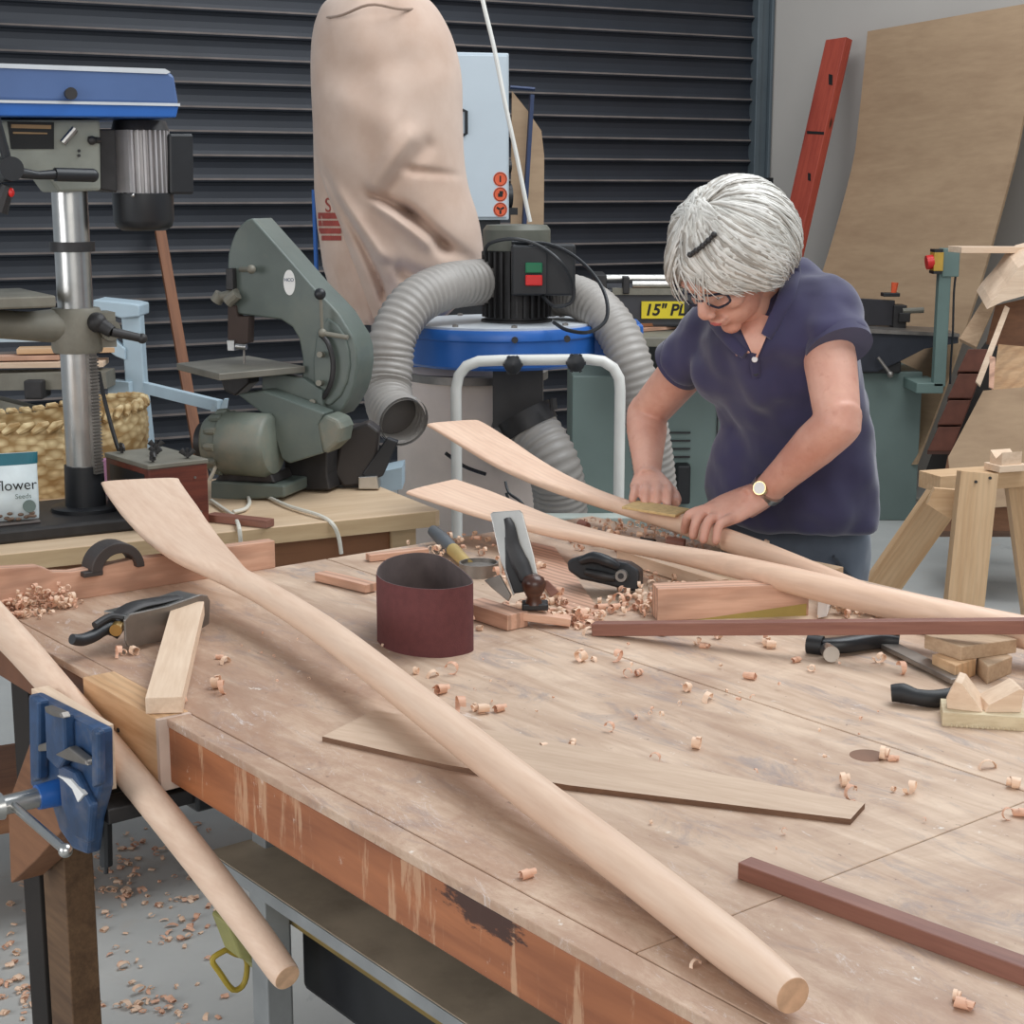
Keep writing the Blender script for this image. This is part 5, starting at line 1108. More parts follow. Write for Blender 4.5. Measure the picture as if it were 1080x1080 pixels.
MB().cyl(PL(122, 665, .012), PL(126, 657, .03), 0.009, 14).build('adjuster_wheel', paint('brass_wheel', (170, 138, 84), 0.35, 0.8), hp1, smooth=30)
# ---- plane standing with its iron up (middle)
o2 = PZ(548, 648, .91); n2 = Vector((-0.15, -0.95, 0.22)).normalized(); P2 = lambda x, y, d=0.0: PP(x, y, o2 - n2 * d, n2)
hp2 = thing('hand_plane', 'hand plane standing upright with bright iron and round dark knob', 'hand plane', o2)
MB().slab([P2(*p) for p in ((517, 542), (520, 540), (548, 538), (551, 541), (563, 586), (567, 607), (541, 628), (528, 592))], -n2 * 0.004).build('side_plate', 'steel', hp2, bevel=0.001)
MB().tube(smoothpath([P2(535, 547, -.006), P2(538, 556, -.010), P2(541, 575, -.014), P2(549, 595, -.016), P2(556, 612, -.02)], 5), lerp_list([(.006, .004), (.009, .005), (.012, .006), (.015, .008), (.012, .008)], 5), 12).build('lever_cap', 'castdark', hp2, smooth=True)
MB().slab([P2(*p, -.004) for p in ((533, 566), (541, 572), (562, 606), (556, 624), (543, 626), (534, 600))], n2 * 0.010).build('plane_body', 'black', hp2, bevel=0.002)
MB().slab([P2(*p, -.002) for p in ((512, 612), (528, 606), (540, 628), (537, 634), (520, 620))], n2 * 0.012).build('iron_tip', 'dullsteel', hp2, bevel=0.001)
kc = P2(563, 618, -.03)
MB(T3(*kc)).lathe([(0, -0.030), (0.014, -0.028), (0.010, -0.018), (0.0165, -0.006), (0.0185, 0.004), (0.015, 0.013), (0.008, 0.017), (0, 0.018)], n=28, cap=False).build('front_knob', 'handlewood', hp2, smooth=60)
MB(T3(*kc)).box(-0.018, 0.022, -0.012, 0.02, -0.036, -0.026).build('knob_base', 'black', hp2, bevel=0.002)
MB().slab([P2(*p, -.01) for p in ((570, 612), (578, 612), (590, 624), (582, 630))], n2 * 0.01).build('toe', 'darkred', hp2, bevel=0.001)
# ---- black hand plane on its side
o3 = PZ(640, 628, .902); n3 = Vector((-0.22, -0.95, 0.15)).normalized(); P3 = lambda x, y, d=0.0: PP(x, y, o3 - n3 * d, n3)
hp3 = thing('hand_plane', 'black hand plane lying on its side under the pink oar', 'hand plane', o3)
MB().slab([P3(*p) for p in ((598, 592), (603, 589), (614, 586), (640, 590), (662, 594), (674, 602), (674, 624), (662, 623), (640, 617), (612, 611), (599, 602))], -n3 * 0.05).build('plane_body', 'black', hp3, bevel=0.004)
MB().tube(smoothpath([P3(612, 592, -.006), P3(626, 588, -.010), P3(640, 592, -.012), P3(652, 598, -.006)], 5), lerp_list([.006, .010, .010, .007], 5), 12).build('lever_cap', 'black', hp3, smooth=True)
MB().tube(smoothpath([P3(618, 603, -.004), P3(634, 607, -.010), P3(648, 610, -.006)], 5), lerp_list([.006, .008, .006], 5), 12).build('tote', 'castdark', hp3, smooth=True)
c = P3(656, 607, -.002); MB().tube([c, c + n3 * 0.012], [0.0105, 0.0095], 20).build('adjuster_wheel', 'dullsteel', hp3, smooth=30)
c = c + n3 * 0.012; MB().tube([c, c + n3 * 0.001], [0.005, 0.005], 16).build('wheel_hub', 'castdark', hp3)
# ---- grey handled tool and round tin
g0, g1 = PZ(457, 560, .925), PZ(478, 580, .915)
tl = thing('marking_tool', 'grey handled tool with yellow ferrule lying behind the sanding belt', 'hand tool', g1)
MB().tube([g0, g0.lerp(g1, .5), g1], [0.011, 0.014, 0.012], 14).build('handle', paint('grey_rubber_handle', (84, 88, 92), 0.5), tl, smooth=True)
g2 = PZ(494, 596, .911); MB().tube([g1, g2], [0.0125, 0.010], 14).build('ferrule', paint('yellow_ferrule', (176, 150, 92), 0.5), tl, smooth=True)
c = PZ(505, 606, .9); tn = MB(T3(*c)).lathe([(0, 0), (0.034, 0), (0.034, 0.022), (0.031, 0.022), (0.031, 0.016), (0, 0.016)], n=32, cap=False).build('tin_lid', 'dullsteel', smooth=30); tag(tn, 'dull round metal tin between the sanding belt and upright plane', 'tin')
# ---- shiny clutter near the woman's hand
def small(name, label, cat, mb, mtl, **k): return tag(mb.build(name, mtl, **k), label, cat)
small('metal_clip', 'crumpled shiny metal clip near the gripping hand', 'clip', MB().tube(smoothpath([PZ(752, 583, .91), PZ(760, 577, .93), PZ(768, 580, .92), PZ(777, 586, .915)], 5), lerp_list([(.012, .004), (.015, .003), (.010, .005), (.014, .003)], 5), 10), 'steel', smooth=True)
small('pencil_stub', 'short dark red stub lying left of the gripping hand', 'pencil', MB().cyl(PZ(703, 571, .915), PZ(722, 574, .912), 0.010, 12), 'darkred', smooth=30)
small('black_stub', 'small black stub lying behind the pink oar near the sandpaper', 'cap', MB().cyl(PZ(676, 571, .914), PZ(690, 573, .914), 0.008, 12), 'castdark', smooth=30)
small('wood_knot', 'small dark red wooden plug beyond the pink oar blade', 'plug', MB().cyl(PZ(612, 553, .912), PZ(620, 555, .912), 0.010, 12, 0.007), 'darkred', smooth=30)
small('spring_clip', 'small dark spring clip right of the shiny clip', 'clip', MB().tube(smoothpath([PZ(800, 583, .91), PZ(808, 579, .925), PZ(814, 585, .91)], 5), 0.005, 8), 'castdark', smooth=True)
small('crumpled_paper', 'crumpled white paper at the right end of the pink block', 'paper', MB().slab([PZ(864, 641, .9), PZ(878, 632, .905), PZ(872, 650, .915), PZ(862, 652, .9)], (0.002, 0.01, 0.03)), 'cloth_white')
# ---- F clamps
fc = thing('bar_clamp', 'black handled steel bar clamp lying beside the vee blocks', 'clamp', PZ(960, 690, .9))
plank('bar', None, None, PZ(928, 676, .908), PZ(1012, 718, .908), 0.026, 0.007, 'dullsteel', parent=fc)
MB().tube(smoothpath([PZ(868, 681, .912), PZ(890, 680, .914), PZ(925, 675, .914), PZ(948, 677, .912)], 4), lerp_list([(.012, .010), (.013, .011), (.013, .012), (.010, .010)], 4), 12, sq=0.6).build('fixed_jaw', 'black', fc, smooth=50)
MB().cyl(PZ(852, 679, .913), PZ(868, 681, .913), 0.014, 16).build('jaw_grip', 'rubber', fc, smooth=30)
MB().cyl(PZ(872, 685, .912), PZ(877, 690, .914), 0.010, 16, 0.0115).build('jaw_pad', 'steel', fc, smooth=30)
MB().tube(smoothpath([PZ(940, 731, .914), PZ(952, 731, .915), PZ(966, 735, .913), PZ(985, 737, .912), PZ(1008, 734, .912)], 4), lerp_list([.011, .013, .0105, .0115, .012], 4), 14).build('clamp_handle', 'rubber', fc, smooth=True)
# ---- blocks at the right
def blkpx(name, label, top, z0, z1, mtl, rot=BA): return tag(MB().slab([PZ(x, y, z1) for x, y in top], (0, 0, z0 - z1)).build(name, mtl, frame=FR(PZ(*top[0], z0), rot), bevel=0.0015), label, 'wood block')
blkpx('timber_block', 'flat tan block lying on top of two smaller blocks', ((975, 669), (1029, 661), (1073, 674), (1014, 682)), .925, .945, 'grey_wood', BA + .3)
blkpx('timber_block', 'small brown block under the left of the flat tan block', ((983, 690), (1010, 684), (1030, 694), (1008, 702)), .9, .925, 'pine')
blkpx('timber_block', 'small grey block under the right of the flat tan block', ((1030, 692), (1052, 684), (1068, 692), (1042, 703)), .9, .925, 'grey_wood')
vm = FR(PZ(1034, 768, .9), radians(-12))
MBv = MB(vm).box(-0.046, 0.052, -0.002, 0.055, 0, 0.018)
for k in range(13): MBv.box(-0.036 + k * 0.0062, -0.033 + k * 0.0062, -0.0035, -0.002, 0.0, 0.004)
vb = tag(MBv.build('toothed_block', wood('pale_green_tan', (208, 192, 160), (186, 166, 134), 0.7, 40, 8), bevel=0.001), 'pale base board with a toothed front edge under the vee blocks', 'wood block')
for k, (dx, dy, sc_, lb) in enumerate(((-0.018, 0.010, 1.0, 'ridge topped pale block on the left of the toothed base'), (0.026, 0.012, 0.95, 'vee notched pale block on the right of the toothed base'))):
    m = vm @ T3(dx, dy, 0.018) @ R3('Z', -10 + 22 * k) @ R3('X', 90)
    prof = [(-0.022, 0), (0.020, 0), (0.010, 0.014), (-0.006, 0.034), (-0.014, 0.036), (-0.024, 0.014)] if k == 0 else [(-0.022, 0), (0.024, 0), (0.027, 0.030), (0.021, 0.032), (-0.004, 0.018), (-0.018, 0.010)]
    tag(MB(m).prism([(x * sc_, y * sc_) for x, y in prof], -0.045, 0.0).build('vee_block', 'pale', bevel=0.0008), lb, 'wood block')
# sandpaper under the right hand
sp_ = plank('sandpaper', 'folded yellow sandpaper under the woman\'s flat hand', 'sandpaper', PZ(664, 532, .972), PZ(720, 541, .966), 0.07, 0.005, 'sand')

# ================================================================ shavings
random.seed(11)
def curl(turns, r0, r1, wid, tilt, seed, mtl, thick=0.0006):
    rnd = random.Random(seed); n = int(10 * turns) + 3; rings = []
    for i in range(n):
        t = i / (n - 1); a = t * turns * 2 * pi; r = r0 + (r1 - r0) * t; x = tilt * t
        w = wid * (0.55 + 0.45 * sin(pi * min(1, t * 1.15 + 0.1))) / 2; jit = 0.0012 * sin(a * 2.3 + seed)
        c, s = cos(a), sin(a)
        rings.append([(x - w, r * c + jit, r * s), (x + w, r * c - jit, r * s), (x + w, (r - thick) * c - jit, (r - thick) * s), (x - w, (r - thick) * c + jit, (r - thick) * s)])
    mb = MB().loft(rings); zmin = min(p.z for p in mb.v)
    mb.v = [p - Vector((0, 0, zmin)) for p in mb.v]
    me = mb; return me
protos = []
spec = [(1.3, .007, .010, .012, .004, 'shave'), (1.9, .004, .008, .016, .006, 'shave'), (0.8, .010, .014, .011, .006, 'shave2'), (1.0, .006, .009, .008, .008, 'shave'), (1.5, .0055, .007, .020, .010, 'shave2'), (0.5, .011, .012, .010, .010, 'shave')]
SH = [(733, 789), (603, 787), (662, 714), (672, 713), (628, 697), (612, 698), (651, 699), (855, 709), (838, 699), (808, 682), (815, 684), (802, 678), (789, 716), (749, 740), (726, 729), (642, 772), (605, 790), (530, 750), (500, 750), (512, 752), (487, 753), (468, 731), (455, 713), (440, 711), (475, 712), (965, 838), (945, 803), (933, 801), (1066, 830), (1062, 864), (1073, 861), (1042, 812), (893, 829), (897, 843), (738, 680), (745, 684), (757, 674), (505, 665), (498, 658), (700, 671), (620, 668), (610, 664), (948, 711), (930, 700), (1020, 1065), (1010, 1055), (575, 790), (690, 805), (230, 695), (236, 699), (228, 726), (233, 732), (172, 742), (185, 743), (131, 691), (140, 690), (126, 694), (560, 925), (735, 1020)]
LMK = [(915, 797, 'by the round brown plug in the benchtop'), (965, 838, 'alone between the plywood tip and the seam'), (1066, 850, 'at the right edge past the long seam'), (605, 788, 'above the thin plywood lath'), (733, 789, 'beyond the middle of the plywood lath'), (662, 714, 'across the long bench seam'), (640, 770, 'midway between seam and plywood lath'), (845, 705, 'in front of the bar clamp'), (810, 680, 'against the dark red strip'), (750, 738, 'right of the seam on open bench'), (790, 716, 'right of the seam below the dark red strip'), (505, 751, 'beside the middle of the front oar'), (455, 712, 'just in front of the sanding belt'), (745, 682, 'under the dark red strip'), (500, 662, 'right of the sanding belt foot'), (700, 671, 'below the left half of the red strip'), (615, 666, 'at the left tip of the red strip'), (940, 705, 'beside the clamp bar'), (1015, 1060, 'at the near right corner of the picture'), (895, 836, 'below the tip of the plywood lath'), (230, 697, 'right of the leaning pale board'), (230, 728, 'nearer the bench edge right of the pale board'), (178, 742, 'at the lower end of the leaning pale board'), (132, 691, 'below the side lying steel plane'), (575, 925, 'between the front oar and bench edge'), (735, 1020, 'beside the near end of the front oar'), (690, 805, 'on the thin plywood lath')]
for i, (px, py) in enumerate(SH):
    sp = spec[(i * 7 + i // 3) % 6]; rnd = random.Random(i * 13 + 5)
    if len(protos) < 6:
        for q, s in enumerate(spec):
            o = curl(*s[:5], q, s[5]).build('wood_shaving', s[5], frame=Matrix(), smooth=True); protos.append(o)
            o['label'] = 'small pale wood shaving curl lying loose on the benchtop'; o['category'] = 'wood shaving'; o['group'] = 'loose shavings on the benchtop'
    src = protos[(i * 7 + i // 3) % 6]
    o = src if i < 6 and not src.get('_p') else None
    if o is None or o.location.length > 0: o = src.copy(); COL.objects.link(o)
    lm = min(LMK, key=lambda q: hypot(q[0] - px, (q[1] - py) * 1.6))
    big = 'larger' if i % 2 else 'small'
    o['label'] = '%s %s lying %s' % (('pale', 'pale', 'pink', 'pale', 'pink', 'pale')[(i * 7 + i // 3) % 6], ('curled shaving', 'tightly rolled shaving', 'open curl of shaving', 'short flat shaving', 'thin rolled shaving', 'broad shallow shaving')[(i * 7 + i // 3) % 6], lm[2])
    p = PZ(px, py, .9); sc_ = 0.5 + rnd.random() * 0.55
    o.location = p; o.rotation_euler = ((rnd.random() - .5) * 0.3, (rnd.random() - .5) * 0.3, rnd.random() * 6.28); o.scale = (sc_,) * 3
for o in protos:
    if o.location.length == 0: bpy.data.objects.remove(o)
def pile(label, spots, count, spread, name='shaving_pile', seed=1, scale=1.0, base=0.9, hmax=0.02, mt='shave'):
    rnd = random.Random(seed); mb = MB(); 
    for k in range(count):
        px, py, sx, sy = rnd.choice(spots); g = (rnd.gauss(0, 1), rnd.gauss(0, 1))
        p = PZ(px + g[0] * sx, py + g[1] * sy, base); s = spec[rnd.randrange(6)]
        rr = curl(s[0], s[1], s[2], s[3], s[4], k, None)
        z = rnd.random() * hmax * math.exp(-(g[0] ** 2 + g[1] ** 2) / 2)
        m = Matrix.Translation(p + Vector((0, 0, z))) @ Matrix.Rotation(rnd.random() * 6.28, 4, 'Z') @ Matrix.Rotation((rnd.random() - .5) * 1.2, 4, 'X') @ Matrix.Scale(scale * (0.5 + rnd.random() * 0.7), 4)
        mb.k = 0 if rnd.random() < 0.6 else 1
        mb.add(rr.v, rr.f, m)
    lo = min(p.z for p in mb.v)
    for p in mb.v:
        if p.z < base: p.z = base + 0.0003
    if base < 0.1:
        for p in mb.v: p.z *= 0.55
    o = mb.build(name, ['shave', 'shave2'], smooth=True); return tag(o, label, 'wood shavings', kind='stuff')
pile('heap of fine orange shavings against the pink end stop', [(40, 643, 18, 3), (62, 639, 12, 2.5), (20, 647, 10, 2.5)], 190, 1, seed=2, scale=0.6, hmax=0.034)
pile('shavings heaped around the hand planes and pink board', [(560, 645, 18, 4), (585, 640, 12, 6), (575, 655, 16, 4), (620, 655, 8, 4), (660, 640, 14, 5), (672, 632, 14, 5), (690, 645, 6, 3), (530, 610, 12, 5), (540, 600, 10, 5)], 150, 1, seed=3, scale=0.8)
pile('scattered shavings beyond the pink oar', [(640, 558, 24, 4), (680, 565, 26, 4), (700, 572, 20, 4), (620, 575, 16, 4), (760, 580, 14, 4), (780, 582, 14, 3), (490, 575, 22, 5), (470, 590, 14, 5)], 170, 1, seed=4, scale=0.62)
pile('shavings beside the paper behind the dark red strip', [(890, 646, 12, 3), (905, 650, 12, 3), (720, 626, 10, 3), (690, 615, 12, 4)], 50, 1, seed=5, scale=0.7)
pile('tiny chips scattered over the middle of the benchtop', [(620, 720, 90, 30), (760, 760, 120, 30), (860, 840, 100, 40), (520, 740, 40, 14), (300, 680, 60, 30)], 60, 1, name='wood_chips', seed=6, scale=0.28)
pile('shavings scattered over the concrete floor under the bench end', [(150, 960, 34, 26), (130, 1040, 34, 20), (190, 970, 26, 18), (20, 1000, 16, 30), (25, 1040, 14, 16), (170, 1065, 26, 10), (120, 930, 20, 14), (170, 890, 30, 12)], 230, 1, name='floor_shavings', seed=8, scale=0.95, base=0.0005, hmax=0.01)
# ================================================================ the woman
PF = Vector((-0.786, -0.618, 0)); PLf = Vector((0.618, -0.786, 0)); ZU = Vector((0, 0, 1))
PC = Vector((0.545, 3.10, 0))
wm = thing('person', 'person in navy polo shirt and glasses bending over to sand an oar', 'person', PC)
body = MB()
def ellr(c, w, d, n=40, tw=0.0, lift=0.0):
    return [c + PLf * (w * cos(2 * pi * j / n)) + PF * (d * sin(2 * pi * j / n)) + ZU * (lift * cos(2 * pi * j / n)) for j in range(n)]
TR = [(575, 752, 924, 3.05, .64), (555, 747, 925, 3.04, .68), (520, 745, 925, 3.03, .70), (485, 752, 921, 3.02, .70), (450, 761, 915, 3.00, .70), (418, 750, 909, 2.98, .74), (388, 742, 903, 2.96, .74), (358, 737, 899, 2.94, .70), (330, 746, 897, 2.93, .62), (308, 762, 890, 2.93, .56), (290, 782, 874, 2.94, .55), (276, 800, 858, 2.95, .6), (268, 812, 848, 2.955, .6)]
def torso(grow, rows, wr=0.0):
    rings = []
    for py, xl, xr, Y, k in rows:
        pl, pr = PY(xl, py, Y), PY(xr, py, Y); c = (pl + pr) / 2; hw = (pr.x - pl.x) / 2 + grow
        w = hw / sqrt(0.618 ** 2 + (k * 0.786) ** 2)
        rg = []
        for j in range(48):
            a = 2 * pi * j / 48; p = c + PLf * (w * cos(a)) + PF * (w * k * sin(a))
            if wr: p += (p - c).normalized() * wr * (noise.noise(Vector((p.x * 7 + p.z * 6, p.y * 7, p.z * 15))) )
            rg.append(p)
        rings.append(rg)
    return rings
SL, SR = PY(868, 322, 2.86), PY(756, 350, 3.03)       # shoulder joints
EL, ER = PY(884, 446, 2.73), PY(682, 437, 3.20)       # elbows
# shirt
sh_ = MB(); SHR = [(549, 752, 917, 3.04, .68)] + TR[2:]
sh_.loft(torso(-0.001, SHR, 0.014))
SLE, SRE = PY(885, 367, 2.795), PY(716, 385, 3.10)
sh_.tube(smoothpath([SL + Vector((-.05, .04, -.01)), SL, SL.lerp(SLE, .5), SLE], 5), lerp_list([.058, .062, .060, .060], 5), 28)
sh_.tube(smoothpath([SR + Vector((.05, 0.0, -.01)), SR, SR.lerp(SRE, .5), SRE], 5), lerp_list([.056, .060, .056, .055], 5), 28)
# bust
for dx in (-.06, .06): sh_.ball(PY(800, 396, 2.95) + PLf * dx + PF * 0.015, (0.070, 0.070, 0.068), 24, 16)
so = sh_.build('polo_shirt', 'shirt', wm)
rm = so.modifiers.new('surface', 'REMESH'); rm.mode = 'VOXEL'; rm.voxel_size = 0.0055; rm.use_smooth_shade = True
sm = so.modifiers.new('soften', 'SMOOTH'); sm.factor = 0.6; sm.iterations = 22
tx_ = bpy.data.textures.new('folds', 'CLOUDS'); tx_.noise_scale = 0.075; tx_.noise_depth = 1
dm = so.modifiers.new('folds', 'DISPLACE'); dm.texture = tx_; dm.strength = 0.020; dm.mid_level = 0.5; dm.texture_coords = 'LOCAL'
# sleeve hems
for nm, e, a_, r in (('l', SLE, SL, .0585), ('r', SRE, SR, .0540)):
    d_ = (e - a_).normalized()
    MB().tube([e - d_ * .018, e + d_ * .003], [r, r + .001], 36).build('sleeve_hem', 'shirt', so, smooth=60)
body.loft(torso(-0.032, TR[2:-2]))
EL, ER = PY(884, 446, 2.73), PY(682, 437, 3.20)       # elbows
WL, WR_ = PY(806, 520, 2.845), PY(683, 501, 3.075)    # wrists
body.tube(smoothpath([SL + Vector((-.04, .03, -0.01)), SL - ZU * .012, SL.lerp(EL, .5), EL.lerp(SL, 0.08), EL, EL.lerp(WL, .3), EL.lerp(WL, .7), WL, WL.lerp(PY(782, 534, 2.83), .8)], 5), lerp_list([.036, .040, .046, .040, .041, .040, .031, (.029, .024), (.034, .022)], 5), 20)
body.tube(smoothpath([SR + Vector((.04, .0, 0)), SR, SR.lerp(ER, .5), ER.lerp(SR, 0.08), ER, ER.lerp(WR_, .3), ER.lerp(WR_, .7), WR_, WR_.lerp(PY(686, 510, 3.05), .8)], 5), lerp_list([.036, .040, .045, .040, .040, .040, .031, (.029, .024), (.034, .022)], 5), 20)
# hands
def finger(pts, r):
    body.tube(smoothpath(pts, 4), lerp_list([r * 1.05, r * 1.08, r, r * 0.88], 4) if len(pts) == 4 else r, 12)
    body.ball(pts[-1], r * 0.90, 12, 8)
# left hand gripping the shaft
kx = [(739, 540.5), (749, 541), (760, 544), (771, 548)]; tx = [(722, 559), (731, 565), (742, 569), (755, 571)]
KN = [PZ(x, y, .984 - 0.002 * i) for i, (x, y) in enumerate(kx)]; TN = [PZ(x, y, .946) for x, y in tx]
pc = sum(KN, Vector()) / 4
body.tube([WL, WL.lerp(pc, .35), WL.lerp(pc, .7), pc + (pc - WL) * .08], [(.028, .021), (.036, .020), (.041, .017), (.038, .012)], 20, side=(KN[3] - KN[0]))
for i in range(4):
    k, t = KN[i], TN[i]; mid = k.lerp(t, .45) + Vector((-0.010, -0.010, 0.010)); m2 = k.lerp(t, .8) + Vector((-0.006, -0.008, 0.002))
    root = k.lerp(WL, .30)
    finger([root, k + Vector((0, 0, .003)), mid, t], (.0098, .0100, .0098, .0086)[i])
body.tube(smoothpath([WL.lerp(pc, .3) + Vector((-.004, .014, -.008)), PZ(772, 541, .965) + Vector((0, .03, -.0)), PZ(752, 536, .962) + Vector((0, .015, -.004)), PZ(737, 540, .955) + Vector((0, .02, -.006))], 4), lerp_list([.015, .0125, .0115, .0095], 4), 12)
# right hand flat on the sandpaper
KR = [PY(x, y, 3.03) for x, y in ((671, 516), (682, 514.5), (693, 514.5), (704, 517))]; TRt = [PY(x, y, 2.985) for x, y in ((667, 527), (680, 529), (692, 530), (704, 531))]
pr_ = sum(KR, Vector()) / 4
body.tube([WR_, WR_.lerp(pr_, .35), WR_.lerp(pr_, .75), pr_ + (pr_ - WR_) * .10], [(.027, .021), (.034, .020), (.042, .018), (.040, .013)], 20, side=(1, 0, 0))
for i in range(4):
    k, t = KR[i], TRt[i]; finger([k.lerp(WR_, .3), k + Vector((0, 0, .004)), k.lerp(t, .55) + Vector((0, -.004, .007)), t], (.0088, .0100, .0102, .0098)[i])
body.tube(smoothpath([WR_.lerp(pr_, .3) + Vector((.012, 0, -.006)), PY(706, 517, 3.05), PY(713, 526, 3.02), PY(712, 531, 3.0)], 4), lerp_list([.016, .0125, .011, .0095], 4), 12)
# head
HC = PY(766, 270, 2.82)
HFv = Vector((-0.56, -0.44, -0.70)).normalized(); HL = PLf.copy(); HU = HFv.cross(HL).normalized()
HM = Matrix((-HL, HFv, HU)).transposed().to_4x4(); HM.translation = HC
hd = MB(HM)
hd.ball((0, -0.010, 0.014), (0.072, 0.088, 0.076), 32, 22)
hd.ball((0, 0.020, -0.020), (0.061, 0.070, 0.080), 32, 22)
hd.ball((0, 0.036, -0.070), (0.047, 0.050, 0.040), 28, 18)
hd.ball((0, 0.072, -0.097), (0.021, 0.016, 0.015), 20, 12)      # chin
hd.ball((0, 0.073, 0.010), (0.050, 0.020, 0.012), 20, 12)       # brow
for s in (-1, 1):
    hd.ball((s * 0.036, 0.062, -0.036), (0.022, 0.020, 0.018), 20, 12)     # cheek
    hd.ball((s * 0.030, 0.074, -0.010), (0.013, 0.010, 0.009), 16, 10)     # lids
    hd.ball((s * 0.010, 0.100, -0.042), (0.008, 0.009, 0.007), 12, 8)      # nostril wings
    hd.ball((s * 0.073, -0.012, -0.014), (0.009, 0.018, 0.030), 16, 10)    # ears
hd.tube([(0, 0.080, 0.002), (0, 0.093, -0.016), (0, 0.106, -0.034), (0, 0.105, -0.044)], [(0.007, 0.009), (0.0085, 0.010), (0.0105, 0.011), (0.009, 0.007)], 14)
hd.ball((0, 0.090, -0.063), (0.022, 0.010, 0.006), 16, 10)
hd.ball((0, 0.087, -0.073), (0.020, 0.010, 0.006), 16, 10)
body.add(hd.v, hd.f)
nb = PY(818, 312, 2.95)
body.tube(smoothpath([nb + Vector((.01, .03, -.05)), nb, HC + HFv * (-0.022) + HU * (-0.055), HC + HU * (-0.01) - HFv * .02], 5), lerp_list([.050, .056, .053, .050], 5), 24)
body.tube(smoothpath([PY(806, 352, 2.84) + Vector((0, .03, -.04)), PY(800, 335, 2.85) + Vector((0, .03, 0)), HC + HFv * 0.02 + HU * (-0.075)], 5), lerp_list([.05, .045, .035], 5), 20)
# legs (inside the trousers)
HPL, HPR = PC + PLf * 0.082 + ZU * .84, PC - PLf * 0.082 + ZU * .84
legs = []
for h in (HPL, HPR):
    k_ = Vector((h.x, h.y, .46)) + PF * 0.02; an = Vector((h.x, h.y, .09)) - PF * 0.03; legs.append((h, k_, an))
    body.tube(smoothpath([h + ZU * .08, h, k_, k_.lerp(an, .35), an, an - ZU * .05], 5), lerp_list([.07, .078, .052, .053, .036, .036], 5), 18)
bo = body.build('body', 'skin', wm)
rm = bo.modifiers.new('surface', 'REMESH'); rm.mode = 'VOXEL'; rm.voxel_size = 0.0034; rm.use_smooth_shade = True
sm = bo.modifiers.new('soften', 'SMOOTH'); sm.factor = 0.5; sm.iterations = 5
# lips, eyes
MB(HM).tube([(-0.017, 0.088, -0.0655), (-0.009, 0.0962, -0.0665), (0, 0.0985, -0.066), (0.009, 0.0962, -0.0665), (0.017, 0.088, -0.0655)], [(0.001, 0.002), (0.003, 0.004), (0.003, 0.0045), (0.003, 0.004), (0.001, 0.002)], 10).build('lips', paint('lips', (176, 92, 88), 0.45), bo, smooth=True)
for s in (-1, 1):
    e = MB(HM).ball((s * 0.030, 0.0735, -0.0145), (0.010, 0.0100, 0.0045), 16, 10).build('eye', 'cloth_white', bo, smooth=True)
    MB(HM).ball((s * 0.030, 0.0815, -0.0158), (0.0042, 0.003, 0.0030), 12, 8).build('iris', paint('blue_grey_iris', (70, 84, 96), 0.3), e, smooth=True)
# glasses
gl = MB(HM)
for s in (-1, 1):
    ring = [(s * 0.032 + 0.026 * cos(2 * pi * i / 24), 0.094 - 0.012 * abs(cos(2 * pi * i / 24)) * (1 if (cos(2 * pi * i / 24) * s > 0) else 0.2), -0.012 + 0.015 * math.copysign(abs(sin(2 * pi * i / 24)) ** .7, sin(2 * pi * i / 24))) for i in range(25)]
    gl.tube(ring, 0.0022, 8, cap=False)
    gl.tube(smoothpath([(s * 0.057, 0.082, -0.004), (s * 0.070, 0.072, -0.002), (s * 0.078, 0.03, -0.001), (s * 0.080, -0.012, 0.0), (s * 0.078, -0.03, -0.015)], 4), [(0.0022, 0.004)] * 17, 8)
gl.tube([(-0.008, 0.096, -0.010), (0, 0.099, -0.008), (0.008, 0.096, -0.010)], 0.002, 8)
g_ = gl.build('glasses', paint('navy_glasses', (34, 38, 56), 0.3), wm, smooth=True)
tl_ = NT('lens_glass'); tl_.b.inputs['Transmission Weight'].default_value = 1; tl_.b.inputs['IOR'].default_value = 1.05; tl_.col((0.9, 0.93, 0.96, 1)); lens = tl_.set(0.03)
for s in (-1, 1):
    MB(HM @ T3(s * 0.032, 0.0915, -0.014) @ R3('X', -90)).lathe([(0, 0), (0.018, 0), (0.018, 0.0008), (0, 0.0008)], n=24, cap=False).build('lens', lens, g_)
# hair
HO = Vector((0, -0.020, -0.003))
def hdir(az, th):   # az: 0 = towards her left, 90 deg = forward ; th from the crown
    return Vector((sin(th) * cos(az), sin(th) * sin(az), cos(th)))
RX = Vector((0.104, 0.118, 0.110))
def hpos(az, th, g=1.0):
    d = hdir(az, th); r = Vector((d.x * RX.x, d.y * RX.y, d.z * RX.z)) * g
    return HO + r
def thend(az):
    c = sin(az)           # forward amount
    if c > 0: return radians(131 - 59 * c ** 1.3)
    return radians(131 - 2 * (-c))
rings = []
for i in range(26):
    rg = []
    for j in range(64):
        az = 2 * pi * j / 64; th = max(0.02, thend(az) * i / 25)
        g = 0.985 + 0.05 * sin(th) * (1 if th < 1.9 else 1) + 0.075 * noise.noise(Vector((cos(az + th * .5) * 2.6, sin(az + th * .5) * 2.6, th * 0.7)))
        if i > 22: g -= (i - 22) * 0.03
        rg.append(tuple(hpos(az, th, g)))
    rings.append(rg)
inner = [[tuple(Vector(p).lerp(HO, 0.16)) for p in r] for r in rings[::-1]]
hb = MB(HM).loft(rings + inner, cap=False)
hair = hb.build('hair', 'hair', wm, smooth=80)
rnd = random.Random(3)
